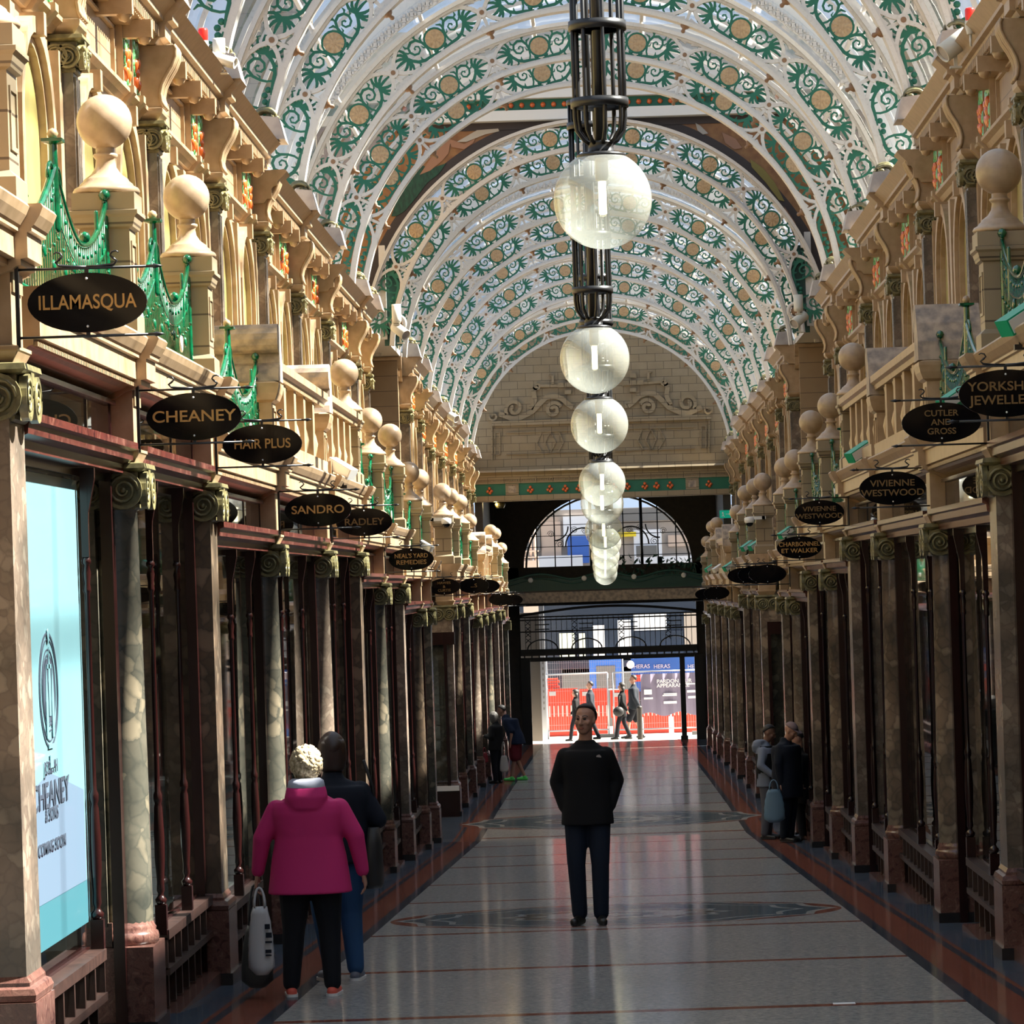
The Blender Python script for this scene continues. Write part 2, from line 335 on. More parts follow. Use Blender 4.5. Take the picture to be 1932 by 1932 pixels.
def PX(x, y, Z):
    """world point on depth Z behind a photo pixel"""
    dx, dy = x - VX, y - VY
    return Vector(((dx*math.cos(ROLL) - dy*math.sin(ROLL))*Z/F, Z, EYE - (dx*math.sin(ROLL) + dy*math.cos(ROLL))*Z/F))
# ------------------------------------------------------------------ setting: floor, walls, ledges, roof
G = [11.8, 15.9, 19.9, 23.8, 28.3, 33.5, 38.0, 41.9, 45.9, 50.0, 52.9, 60.3, 63.4, 67.6, 72.2, 76.0, 80.5, 85.6, 89.0, 94.0]
GT = [1.66, 1.66, 1.37, 1.37, 1.03, 1.03, 1.05, .74, .73, .40, .39, .39, .39, .38, .12, .12, .12, .12, .10, -.20]
GT = [EYE + t for t in GT]
NC = 10            # last post before the crossing
def _ring(r0, r1, yc, zs, pj, n=14):
    vs = []
    for i in range(n+1):
        c_, s_ = math.cos(PI*i/n), math.sin(PI*i/n)
        vs += [(0, yc+r1*c_, zs+r1*s_), (pj, yc+r1*c_, zs+r1*s_), (pj, yc+r0*c_, zs+r0*s_), (0, yc+r0*c_, zs+r0*s_)]
    return vs, [(4*i+j, 4*i+(j+1)%4, 4*i+4+(j+1)%4, 4*i+4+j) for i in range(n) for j in range(4)]
U = [15.2, 19.7, 24.2, 28.7, 33.2, 37.7, 41.8, 46.2, 51.3, 53.9, 65.0, 69.2, 73.0, 77.6, 83.2, 88.5, 92.4, 95.8]
UC = 9
def TU(Y): return EYE + (4.52 if Y < 39.8 else 4.22 if Y < 49 else 4.0 if Y < 71 else 3.6 if Y < 90 else 3.28)
def TG(Y):
    """level of the ledge over the shops"""
    for i in range(len(G)-1):
        if Y < G[i+1]: return GT[i+1] if i else GT[0]
    return GT[-1]
XP, XW = 2.42, 3.45

mb = MB(); ys = [-6, 0, 12, 25, 40, 53, 61, 72, 88, 104.4]
vs = []
for y in ys: vs += [(-7, y, zfl(y)), (7, y, zfl(y)), (-7, y, zfl(y)-.3), (7, y, zfl(y)-.3)]
k = len(ys)
mb.add(vs, [(4*i, 4*i+1, 4*i+5, 4*i+4) for i in range(k-1)] + [(4*i+2, 4*i+6, 4*i+7, 4*i+3) for i in range(k-1)] + [(0, 2, 3, 1), (4*k-4, 4*k-3, 4*k-1, 4*k-2)]
       + [(4*i, 4*i+4, 4*i+6, 4*i+2) for i in range(k-1)] + [(4*i+1, 4*i+3, 4*i+7, 4*i+5) for i in range(k-1)])
struct('floor', mb, 'floor')
for sd_, nm in ((-1, 'wall_sunlit'), (1, 'wall_shaded')):
    mb = MB(); X = sd_*XW
    # shop backs (dark), ledge slabs, upper wall with its own top
    for a, b in ((-6, 52.9), (60.3, 97)):
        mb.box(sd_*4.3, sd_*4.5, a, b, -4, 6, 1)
    for i in range(len(G)-1):
        if i == NC: continue
        a = G[i] if i else -6; b = G[i+1]; t = GT[i+1] if i else GT[0]
        if b <= 98: mb.box(sd_*2.60, sd_*4.35, a, b, t-.34, t-.03, 0)
    segs = []
    y = -6
    cuts = [-6, 39.8, 49, 53.9]; cuts2 = [64.6, 71, 90, 97]
    for cc in (cuts, cuts2):
        for a, b in zip(cc, cc[1:]):
            tu = TU((a+b)/2); mb.box(X, sd_*4.4, a, b, 1.0, tu-.02, 0)
    mb.box(X, sd_*4.4, 62.0, 64.6, 1.4, EYE+.36, 0)
    # returns of the crossing and the arms of the side street
    mb.box(sd_*2.75, sd_*9, 60.35, 60.6, -1.2 if False else EYE+.0, EYE+.36, 2)
    mb.box(sd_*3.45, sd_*9, 65.0, 65.25, 1.4, EYE+5.4, 2)
    mb.box(sd_*3.92, sd_*5.1, 53.6, 53.75, 1.4, EYE+8.9, 2)
    mb.box(sd_*4.9, sd_*5.1, 53.7, 60.6, 1.4, EYE+8.9, 2)
    mb.box(sd_*3.92, sd_*5.0, 60.6, 65.2, EYE+5.4, EYE+5.6, 2)
    mb.box(sd_*4.3, sd_*9, 52.7, 52.9, -4, 1.9, 1); mb.box(sd_*4.3, sd_*9, 60.6, 60.9, -4, 1.9, 1)
    mb.box(sd_*8.8, sd_*9, 52.9, 60.6, -3, 1.3, 1); mb.box(sd_*4.9, sd_*9, 52.7, 60.9, 1.9, 2.0, 1)  # slab over the arms: added, unseen, keeps the sun off the crossing floor
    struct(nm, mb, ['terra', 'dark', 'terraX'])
mb = MB(); mb.box(-5, 5, -6.3, -6, -1, 9, 0); struct('wall_rear', mb, 'terraX')
# roof shells
SECT = [(-6, 45.7, 4.07), (45.7, 53.6, 3.79), (60.35, 67.2, 3.68), (67.2, 90.6, 3.37), (90.6, 97.2, 3.10)]
def arc(r, a0, a1, n): return [(r*math.cos(a0+(a1-a0)*i/n), r*math.sin(a0+(a1-a0)*i/n)) for i in range(n+1)]
for a, b, cz in SECT:
    zc = EYE + cz; R = 3.92; p = arc(R, math.radians(7), math.radians(173), 36); q = arc(R+.02, math.radians(7), math.radians(173), 36)
    mb = MB(); n = len(p)
    vs = [(x, a, zc+z) for x, z in p] + [(x, b, zc+z) for x, z in p]
    mb.add(vs, [(i, i+1, n+i+1, n+i) for i in range(n-1)], 0, True)
    o = struct('roof_glazing', mb, 'roofg')
    mb = MB(); y = a + .35
    while y < b:
        mb.ribbon(arc(R-.04, math.radians(5), math.radians(175), 32), .05, y-.014, y+.014, lambda u_, v_: (u_, zc+v_)); y += 1.42
    for deg in (9, 35.7, 57.5, 79, 101, 122.5, 144.3, 171):
        t = math.radians(deg); X, Z = (R-.13)*math.cos(t), zc+(R-.13)*math.sin(t)
        mb.tube([(X, a+.02, Z), (X, b-.02, Z)], .032, 4, 0, smooth=False)
    for sg in (-1, 1):   # gutter plate between wall head and glazing
        x0, x1 = sg*3.40, sg*4.45; mb.box(x0, x1, a, b, EYE+cz+.33, EYE+cz+.42, 0); mb.box(sg*3.86, sg*3.92, a, b, EYE+cz+.3, EYE+cz+.6, 0)
    struct('roof_frame', mb, 'cream')

# ------------------------------------------------------------------ ceramic and marble shop columns
def volute(mb, cx, cy, z, r, axis, sg, m=0):
    """spiral disc whose face looks along sg*axis"""
    th = .035
    def P(a, b, d): return (cx+a, cy+d*sg, z+b) if axis == 'y' else (cx+d*sg, cy+a, z+b)
    n = 18; ring = [(r*math.cos(2*PI*i/n), r*math.sin(2*PI*i/n)) for i in range(n)]
    vs = [P(a, b, 0) for a, b in ring] + [P(a, b, th) for a, b in ring] + [P(a*.82, b*.82, th) for a, b in ring] + [P(a*.8, b*.8, th*.35) for a, b in ring]
    fs = [(j*n+i, j*n+(i+1) % n, (j+1)*n+(i+1) % n, (j+1)*n+i) for j in range(3) for i in range(n)] + [tuple(range(3*n, 4*n)), tuple(range(n))[::-1]]
    mb.add(vs, fs, m)
    pts = []; N = 26
    for i in range(N): t = i/(N-1); rr = r*(.82-.62*t); a = t*4*PI; pts.append(P(rr*math.cos(a), rr*math.sin(a), th*.8))
    mb.tube(pts, [r*.12*(1-.4*i/N) for i in range(N)], 5, m); mb.sphere(P(0, 0, th*.7), r*.17, 8, m)
def capital(w2=.20, x0=-.32, x1=-.0, R=.10):
    mb = MB()
    mb.rlathe([(.0, 0), (.03, -.005), (.035, -.03), (.015, -.045), (.0, -.05)], x0, x1, -w2, w2)
    mb.box(x0+.01, x1-.01, -w2+.01, w2-.01, -.20, -.04)
    mb.rlathe([(0, -.20), (.0, -.21), (.012, -.215), (.012, -.235), (0, -.245)], x0+.03, x1-.035, -w2+.03, w2-.03)
    for sg in (-1, 1):
        for cx in (x1-R*.85, x0+R*.6): volute(mb, cx, sg*w2, -.145, R, 'y', sg)
        volute(mb, x1, sg*(w2-R*.8), -.145, R, 'x', 1)
        for i in range(4): mb.sphere((x0+.12+i*.035, sg*(w2+.0), -.10), .017, 6, 0, (1, .8, 1.3))
    for i in range(5): mb.sphere((x1+.0, -.08+i*.04, -.10), .018, 6, 0, (.8, 1, 1.3))
    mb.box(x1-.01, x1+.03, -.04, .04, -.09, -.03)
    return mb.mesh('capital', 'cap')
CAP = capital()
def base_mesh(rnd_=False):
    mb = MB(); mb.box(-.40, .015, -.275, .275, -.12, .085, 1)
    mb.box(-.38, 0, -.26, .26, .085, .47, 0)
    mb.rlathe([(.0, .47), (.0, .475)], -.38, 0, -.26, .26, 0)
    if rnd_:
        mb.lathe([(.165, .47), (.18, .485), (.185, .51), (.18, .535), (.165, .545), (.17, .56), (.16, .575), (.153, .60)], 24, -.18, 0, 0)
        mb.box(-.38, -.22, -.2, .2, .47, .6, 0)
    else:
        mb.rlathe([(-.02, .47), (-.005, .48), (.0, .505), (-.01, .53), (-.03, .54), (-.03, .555), (-.045, .58)], -.38, 0, -.25, .25, 0)
    return mb.mesh('base', ['pinkm', 'black'])
BASE = {0: base_mesh(), 1: base_mesh(True)}
ROUND = {2, 4, 5, 7, 9, 12, 14, 16}
near = ['', '', '', '', '', '', '']
def post(i, sd_):
    Y, T = G[i], GT[i]; zf = zfl(Y); r = i in ROUND; H = T-.66-zf
    rz = 0 if sd_ < 0 else PI
    lab = f"{'round' if r else 'square'} veined marble column, {ORD[i-1]} from the camera on the {SIDE[sd_]} side of the arcade"
    t = thing('marble_column', lab, 'column', (sd_*XP, Y, zf), rz, 'marble shop columns')
    mb = MB()
    if r:
        mb.lathe([(.155, .59), (.152, 1.3), (.138, H-.25), (.15, H-.245), (.15, H-.225)], 28, -.18, 0, 0)
        mb.box(-.38, -.24, -.22, .22, .58, H-.2, 0)
    else:
        mb.box(-.38, -.045, -.205, .205, .57, H-.22, 0)
    ms = ['marble', 'marble2', 'marbleg'][(i*2 + (sd_ > 0)) % 3]
    if sd_ > 0 and ms != 'marble2': ms = 'marble_lightened'
    if i == 1: ms = 'marble2'
    if i == 2: ms = 'marbleg' if sd_ < 0 else 'marble_lightened'
    if i == 4: ms = 'marbleg' if sd_ < 0 else 'marble_lightened'
    im = MB(); im.rlathe([(-.045, 0), (-.03, .0), (-.015, .03), (-.005, .05), (.0, .055), (.0, .07), (-.02, .075), (-.03, .08)], -.3, 0, -.19, .19); im.box(-.3, -.03, -.15, .15, .08, .40)
    put(t, [('shaft', mb.mesh('shaft', ms)), ('capital', CAP, (0, 0, H)), ('base', BASE[int(r)]), ('impost_pier', im.mesh('impost_pier', 'stone'), (0, 0, H))])
for sd_ in (-1, 1):
    for i in range(1, len(G)): post(i, sd_)

# ------------------------------------------------------------------ shop cornices
CP = [(-.25, 0), (.06, 0), (.07, -.015), (.055, -.05), (.03, -.09), (.02, -.10), (.02, -.115), (.0, -.12), (.0, -.225), (-.03, -.23), (-.03, -.255), (-.05, -.26), (-.07, -.275), (-.12, -.29), (-.17, -.32), (-.25, -.33)]
def cornice_mesh(L, blocks=(1, 1)):
    mb = MB(); h = L/2
    mb.prism(CP, -h, h, 'y')
    for e, b in ((-1, blocks[0]), (1, blocks[1])):
        if b: P = [(min(x+.055, 9), z) for x, z in CP]; y0, y1 = e*h-.2, e*h+.2; mb.prism(P, y0, y1, 'y')
    n = int(L/.045)
    for i in range(n): y = -h + (i+.5)*L/n; mb.box(-.035, -.012, y-.012, y+.012, -.262, -.242, 0)
    mb.box(-.20, -.155, -h, h, -.375, -.325, 1)
    return mb.mesh('cornice', ['stone', 'redm'])
for sd_ in (-1, 1):
    for i in range(len(G)-1):
        if i == NC: continue
        a, b = G[i], G[i+1]
        if i == 1: a = 16.35
        if i == 0: b = 16.32
        L = b-a
        ob_ = thing('shop_cornice', f"moulded terracotta cornice over the {ORD[i]} shopfront from the camera, {SIDE[sd_]} side", 'cornice', (sd_*XP, (a+b)/2, GT[i+1] if i else GT[0]), 0 if sd_ < 0 else PI, 'cornices over the shopfronts')
        e = (0, 1) if i == 1 else (1, 0) if i == 0 else (0, 1)
        if i == 11: e = (1, 1)
        if sd_ > 0: e = e[::-1]
        if i == 0: m_ = MB(); m_.prism(CP, -L/2, L/2, 'y'); yb = (G[1]-(a+b)/2)*(-sd_); m_.prism([(x+.055, z) for x, z in CP], yb-.2, yb+.2, 'y'); m_ = m_.mesh('cornice', ['stone', 'redm'])
        else: m_ = cornice_mesh(L, e)
        put(ob_, [('moulding', m_)])

# ------------------------------------------------------------------ shopfronts
def colonette(h):
    mb = MB(); mb.box(-.032, .032, -.032, .032, 0, .17)
    k = [(.03, .17), (.045, .18), (.05, .20), (.03, .215), (.022, .23), (.034, .25), (.03, .30), (.042, .42), (.045, .55), (.034, .72), (.026, .74), (.036, .76), (.036, .77), (.036, .79), (.024, .81), (.022, .9),
         (.02, h-.62), (.03, h-.61), (.03, h-.6), (.024, h-.57), (.034, h-.52), (.022, h-.48), (.036, h-.47), (.036, h-.455), (.024, h-.44)]
    mb.lathe([(r_*.68, z_) for r_, z_ in k], 12, 0, 0); mb.box(-.018, .018, -.02, .02, h-.44, h)
    mb.prism([(.0, h-.42), (.012, h-.42), (.02, h-.22), (.055, h-.05), (.055, h), (.0, h)], -.018, .018, 'y')
    return mb
def shopfront(i, sd_):
    a, b, T = G[i]+.21, G[i+1]-.21, GT[i+1]; yc = (a+b)/2; h2 = (b-a)/2; zf = zfl(b)-.02; H = T-zf
    A = i % 2 == 1; rz = 0 if sd_ < 0 else PI; q = 1 if sd_ < 0 else -1
    cat = 'shopfront'
    t = thing('shopfront', f"glazed wooden shopfront with turned posts, {ORD[i]} from the camera, {SIDE[sd_]} side", cat, (sd_*XP, yc, zf), rz, 'shopfronts between the marble columns')
    # y local: door recess at far end for A, near end for B (world +y = q*local)
    d = 1.1; ws, we = (-h2, h2-d) if A else (-h2+d, h2)
    if q < 0: ws, we = -we, -ws
    ds, de = (we, h2) if abs(we-h2) > .01 else (-h2, ws)
    lt = H-.56
    L1 = MB(); L1.prism([(0, lt), (0, lt-.035), (-.025, lt-.045), (-.03, lt-.09), (-.075, lt-.11), (-.08, lt-.155), (-.22, lt-.155), (-.22, lt)], -h2, h2, 'y')
    tp = MB(); tp.add([(-.14, -h2, lt), (-.14, h2, lt), (-.14, h2, H-.34), (-.14, -h2, H-.34)], [(0, 1, 2, 3)])
    fr = MB()
    for y in (-h2+.03, h2-.03): fr.box(-.20, -.14, y-.06, y+.06, .0, H-.34)
    fr.box(-.26, -.16, -h2, h2, lt-.20, lt-.155); fr.box(-.17, -.11, -h2, h2, H-.36, H-.335)
    if sd_ < 0 and i == 1: pass
    fr.box(-.26, -.18, ws+.02, we, .56, .60); fr.box(-.24, -.2, ds-.02, ds+.02, .0, lt-.16) ; fr.box(-.9, -.84, ds, de, 0, .3); fr.box(-.9, -.84, ds, de, lt-.2, lt-.16)
    ym = (ws+we)/2 + .3*(we-ws)*(-1 if A else 1)*q*0
    gl = MB(); gl.add([(-.2, ws, .58), (-.2, we, .58), (-.2, we, lt-.16), (-.2, ws, lt-.16)], [(0, 1, 2, 3)])
    e = ds if abs(ds-we) < .01 else de
    gl.add([(-.2, e, .58), (-.86, e, .58), (-.86, e, lt-.16), (-.2, e, lt-.16)], [(0, 1, 2, 3)])
    dg = MB(); dg.add([(-.87, ds+.08, .3), (-.87, de-.08, .3), (-.87, de-.08, lt-.2), (-.87, ds+.08, lt-.2)], [(0, 1, 2, 3)])
    sr = MB(); sr.box(-.24, -.10, ws, we, .53, .585, 0); sr.box(-.17, -.10, ws, we, .33, .37, 0); sr.box(-.9, -.87, ds, de, 0, .31, 0)
    n = max(3, int((we-ws)/.34)); st = (we-ws)/n
    for k in range(n+1): y = ws+k*st; sr.box(-.16, -.11, max(ws, y-.018), min(we, y+.018), .36, .54, 0); sr.box(-.2, -.15, max(ws, y-.025), min(we, y+.025), .12, .34, 0)
    sr.box(-.26, -.19, ws, we, -.1, .54, 1)
    pl = MB(); pl.box(-.24, -.06, ws, we, -.25, .11)
    sp = MB()
    for k in range(n): y = ws+k*st; sp.add([(-.145, y+.02, .37), (-.145, y+st-.02, .37), (-.13, y+st-.02, .53), (-.13, y+.02, .53)], [(0, 1, 2, 3)])
    put(t, [('lintel', L1.mesh('lintel', 'redm')), ('transom_pane', tp.mesh('transom_pane', 'pane')), ('frame', fr.mesh('frame', 'wood')), ('window_pane', gl.mesh('window_pane', 'pane')),
            ('door_pane', dg.mesh('door_pane', 'pane')), ('stallriser', sr.mesh('stallriser', ['brown', 'dark']), (0, 0, 0), [('mirror_strip', sp.mesh('mirror_strip', 'mirror'))]), ('plinth_strip', pl.mesh('plinth_strip', 'pinkm'))])
    ch = lt-.16-.56
    cm = colonette(ch).mesh('colonette', 'wood')
    for y in ([we] if A == (q > 0) else [ws]) + ([] if i == 1 and sd_ < 0 else [ws+(we-ws)*.55]): ob('turned_post', cm, t, (-.14, y, .56 if y not in (we, ws) else .56))
for sd_ in (-1, 1):
    for i in range(1, len(G)-1):
        if i != NC: shopfront(i, sd_)

# ------------------------------------------------------------------ ball finials, scroll blocks, railings, balustrades
FZ = 1.15
mb = MB(); mb.sphere((0, 0, 0), .147, 32, 0, h=20); BALL = mb.mesh('ball', 'ball')
mb = MB(); mb.lathe([(.05, -.13), (.05, -.165), (.064, -.17), (.066, -.18), (.058, -.19), (.05, -.2), (.056, -.24), (.078, -.275), (.112, -.30), (.118, -.305), (.122, -.315), (.14, -.33), (.145, -.34), (.168, -.352), (.178, -.37), (.17, -.385), (.1, -.388)], 28); BST = mb.mesh('baluster_base', 'ball')
def pedestal(h):
    mb = MB(); mb.box(-.165, .165, -.165, .165, h-.09, h)
    mb.rlathe([(0, h-.19), (.02, h-.18), (.035, h-.13), (.05, h-.115), (.05, h-.095), (.03, h-.09)], -.13, .13, -.13, .13)
    mb.box(-.13, .13, -.13, .13, -.36, h-.18); mb.rlathe([(.03, 0), (.03, .12), (0, .15)], -.13, .13, -.13, .13)
    for z0, z1 in ((.24, .26), (h-.27, h-.25)): mb.box(.13, .138, -.09, .09, z0, z1)
    for y in (-.09, .075): mb.box(.13, .138, y, y+.015, .24, h-.25)
    return mb.mesh('pedestal', 'terraX')
PED = pedestal(FZ-.388)
BALLS = [1, 2, 3, 6, 7, 8, 9, 10, 11, 12, 13, 14, 17, 18, 19]
for sd_ in (-1, 1):
    n = 0
    for i in BALLS:
        t = thing('ball_finial', f"stone ball on a square pedestal, {ORD[n]} from the camera along the {SIDE[sd_]} ledge", 'finial', (sd_*2.57, G[i]+(.0), GT[i]), 0 if sd_ < 0 else PI, 'stone balls on the ledges')
        put(t, [('ball', BALL, (0, 0, FZ)), ('neck', BST, (0, 0, FZ)), ('pedestal', PED)]); n += 1
# scroll-topped blocks
prof = []
for i in range(9): a = PI*.5 - i*PI/8*1.05; prof.append((.10+.11*math.cos(a), .88+.11*math.sin(a)))
prof += [(.10, .70), (.13, .68), (.17, .62), (.19, .56), (-.20, .56), (-.18, .70), (-.12, .84), (-.02, .985)]
mb = MB(); mb.prism([(-y, z) for y, z in prof], -.42, .06, 'x'); SCB = mb.mesh('scroll', 'grime')
mb = MB(); mb.rlathe([(0, .40), (.03, .42), (.05, .47), (.06, .52), (.06, .545), (.02, .56)], -.2, .0, -.17, .17); mb.box(-.2, 0, -.17, .17, 0, .41)
for z0, z1 in ((.1, .12), (.34, .36)): mb.box(0, .01, -.12, .12, z0, z1)
for y in (-.12, .1): mb.box(0, .01, y, y+.02, .1, .36)
SCP = mb.mesh('pedestal', 'stone')
for sd_ in (-1, 1):
    for n, i in enumerate((4, 5, 15, 16)):
        t = thing('scroll_block', f"grimy scroll-topped stone block, {ORD[n]} from the camera on the {SIDE[sd_]} ledge", 'block', (sd_*2.45, G[i], GT[i]), 0 if sd_ < 0 else PI, 'scroll-topped blocks on the ledges')
        put(t, [('scroll', SCB), ('pedestal', SCP)])
# balustrade between the scroll blocks
mb = MB(); mb.lathe([(.05, .12), (.06, .14), (.075, .2), (.085, .26), (.07, .33), (.045, .4), (.04, .43), (.055, .45), (.045, .47), (.05, .52), (.065, .57), (.07, .60)], 14); BLS = mb.mesh('baluster', 'stone')
for sd_ in (-1, 1):
    for n, (i, j) in enumerate(((4, 5), (5, 6), (15, 16))):
        a, b = G[i]+.2, G[j]-.2; L = b-a
        t = thing('balustrade', f"stone balustrade with fat balusters, {ORD[n]} from the camera on the {SIDE[sd_]} ledge", 'balustrade', (sd_*2.55, (a+b)/2, GT[j]), 0 if sd_ < 0 else PI, 'stone balustrades')
        mb = MB(); mb.prism([(-.11, .60), (-.12, .64), (-.15, .66), (-.15, .72), (-.12, .74), (.12, .74), (.15, .72), (.15, .66), (.12, .64), (.11, .60)], -L/2, L/2, 'y'); rail = mb.mesh('rail', 'stone')
        mb = MB(); mb.box(-.13, .13, -L/2, L/2, 0, .12); bs = mb.mesh('base', 'stone')
        put(t, [('rail', rail), ('base', bs)])
        k = 5
        for q in range(k):
            y = -L/2+(q+.5)*L/k; ob('baluster', BLS, t, (0, y, 0))
            if q: mb = MB(); mb.box(-.09, .09, y-L/k/2-.1, y-L/k/2+.1, .12, .6); ob('pier', mb.mesh('pier', 'stone'), t)
# swept green railings
def harp(L):
    mb = MB(); h = L/2-.16
    def top(y):
        t = abs(y)/h
        return .40 + (.30*((.42-t)/.42)**1.6 if t < .42 else .30*((t-.42)/.58)**2.2)
    n = 44
    mb.tube([(0, -h+2*h*i/n, top(-h+2*h*i/n)) for i in range(n+1)], .018, 6)
    mb.tube([(0, -h+2*h*i/n, top(-h+2*h*i/n)*.72-.02) for i in range(n+1)], .010, 5)
    mb.tube([(0, -h, .04), (0, h, .04)], .015, 5)
    nb = int(2*h/.075)
    for i in range(nb+1):
        y = -h+2*h*i/nb; mb.tube([(0, y, 0), (0, y, top(y))], .006, 4)
    for i in range(0, nb, 2):
        y = -h+2*h*(i+.5)/nb; mb.sphere((0, y, top(y)*.85), .017, 6); mb.sphere((.01, y, top(y)*.5), .013, 6)
    for sg in (-1, 1):
        mb.cap((0, sg*h, 0), (0, sg*h, .72), .02, .016, 8); mb.sphere((0, sg*h*.99, .745), .032, 8)
        pts = [(0, sg*(.12+.09*math.cos(a)), .62+.08*math.sin(a)) for a in [i*.5 for i in range(10)]]; mb.tube(pts, .011, 5)
        pts = [(0, sg*(h-.13+.07*math.cos(a)), .46+.07*math.sin(a)) for a in [i*.5 for i in range(10)]]; mb.tube(pts, .010, 5)
        mb.sphere((0, sg*h*.55, .45), .03, 8); mb.cap((0, sg*h*.8, .3), (0, sg*h*.8, .62), .012, .012, 6)
        for q in range(5): mb.sphere((0.012, sg*h*(.1+.17*q), .2+.05*(q % 2)), .028, 8, 0, (.5, 1, 1.3))
    mb.cap((0, 0, .4), (0, 0, .80), .028, .02, 8); mb.rlathe([(0, .80), (.03, .81), (.03, .825), (0, .83)], -.02, .02, -.02, .02); mb.sphere((0, 0, .85), .028, 8, 1)
    return mb
TAG = MB(); TAG.lathe([(.045, 0), (.05, .005), (.05, .012), (.02, .012)], 16, 0, 0, 0, 'x'); TAG = TAG.mesh('round_tag', 'tagw')
for sd_ in (-1, 1):
    n = 0
    for i in (1, 2, 3, 6, 7, 8, 9, 11, 12, 13, 17, 18):
        a, b = G[i], G[i+1]; T = GT[i+1]
        t = thing('swept_railing', f"green swept iron railing between stone posts, {ORD[n]} from the camera, {SIDE[sd_]} ledge", 'railing', (sd_*2.56, (a+b)/2, T), 0 if sd_ < 0 else PI, 'green railings between the stone balls')
        put(t, [('ironwork', harp(b-a).mesh('ironwork', ['green', 'stone']))]); n += 1
        for q in (-.5, .5): ob('round_tag', TAG, t, (.03, q*(b-a)*.5, .16))
# ------------------------------------------------------------------ upper storey
def fruit_panel():
    mb = MB(); mb.box(0, .015, -.2, .2, 0, .47, 0)
    for sg in (-1, 1): mb.box(0, .05, sg*.2-.015, sg*.2+.015, -.01, .48, 1)
    R = random.Random(3)
    for k in range(26):
        y, z = R.uniform(-.15, .15), R.uniform(.03, .44); a = R.uniform(0, PI)
        mb.sphere((.035, y, z), .048, 8, 2, (.5, .6+.5*abs(math.cos(a)), .6+.7*abs(math.sin(a))))
    for y, z in ((-.07, .26), (.06, .28), (0, .20), (-.05, .13), (.06, .12)):
        mb.lathe([(.005, z+.06), (.032, z+.045), (.036, z+.02), (.026, z-.02), (.006, z-.05)][::-1], 8, .045, y, 3)
    mb.tube([(.04, .12*math.sin(i*.8), .02+i*.04) for i in range(11)], .012, 5, 2)
    return mb.mesh('fruit_panel', ['grime', 'stone', 'leaf', 'orange'])
FP = fruit_panel()
def console():
    mb = MB()
    pr = [(0, -.33), (.30, -.33), (.315, -.36), (.31, -.42), (.28, -.49), (.235, -.56), (.20, -.63), (.185, -.70), (.195, -.76), (.21, -.80), (0, -.80)]
    mb.prism(pr, -.12, .12, 'y')
    for y in (-.125, -.05, .05, .125): mb.tube([(x+.005, y, z) for x, z in pr[1:-1]], .016, 5)
    return mb.mesh('console', 'stone')
CON = console()
def impost():
    mb = MB()
    mb.add([(.16, -.26, 0), (.40, -.26, 0), (.40, .26, 0), (.16, .26, 0), (.16, -.24, .24), (.345, -.24, .22), (.345, .24, .22), (.16, .24, .24)], [(0, 3, 2, 1), (4, 5, 6, 7), (0, 1, 5, 4), (1, 2, 6, 5), (2, 3, 7, 6), (3, 0, 4, 7)])
    return mb.mesh('block', 'lead')
def crest():
    mb = MB()
    mb.tube([(.20+.10*math.cos(a), 0, .26+.07*math.sin(a)) for a in [PI*.9-i*.3 for i in range(11)]], [.02, .03, .035, .035, .03, .03, .028, .025, .02, .018, .015], 7)
    for y in (-.1, -.05, .05, .1): mb.tube([(.20+.09*math.cos(a), y, .25+.06*math.sin(a)) for a in [PI*.9-i*.3 for i in range(9)]], .018, 5)
    mb.sphere((.24, 0, .25), .05, 10, 0, (1, 2, .8)); mb.sphere((.31, 0, .24), .03, 8, 0, (1, 2, 1))
    return mb.mesh('crest', 'lead' if False else 'cap')
IMP, CRE = impost(), crest()
UCP = [(0, 0), (.32, 0), (.34, -.02), (.31, -.05), (.27, -.09), (.24, -.12), (.24, -.155), (.20, -.165), (.18, -.19), (.18, -.28), (.13, -.29), (.10, -.33), (0, -.33)]
UPC = capital(.14, -.0, .19, .08)
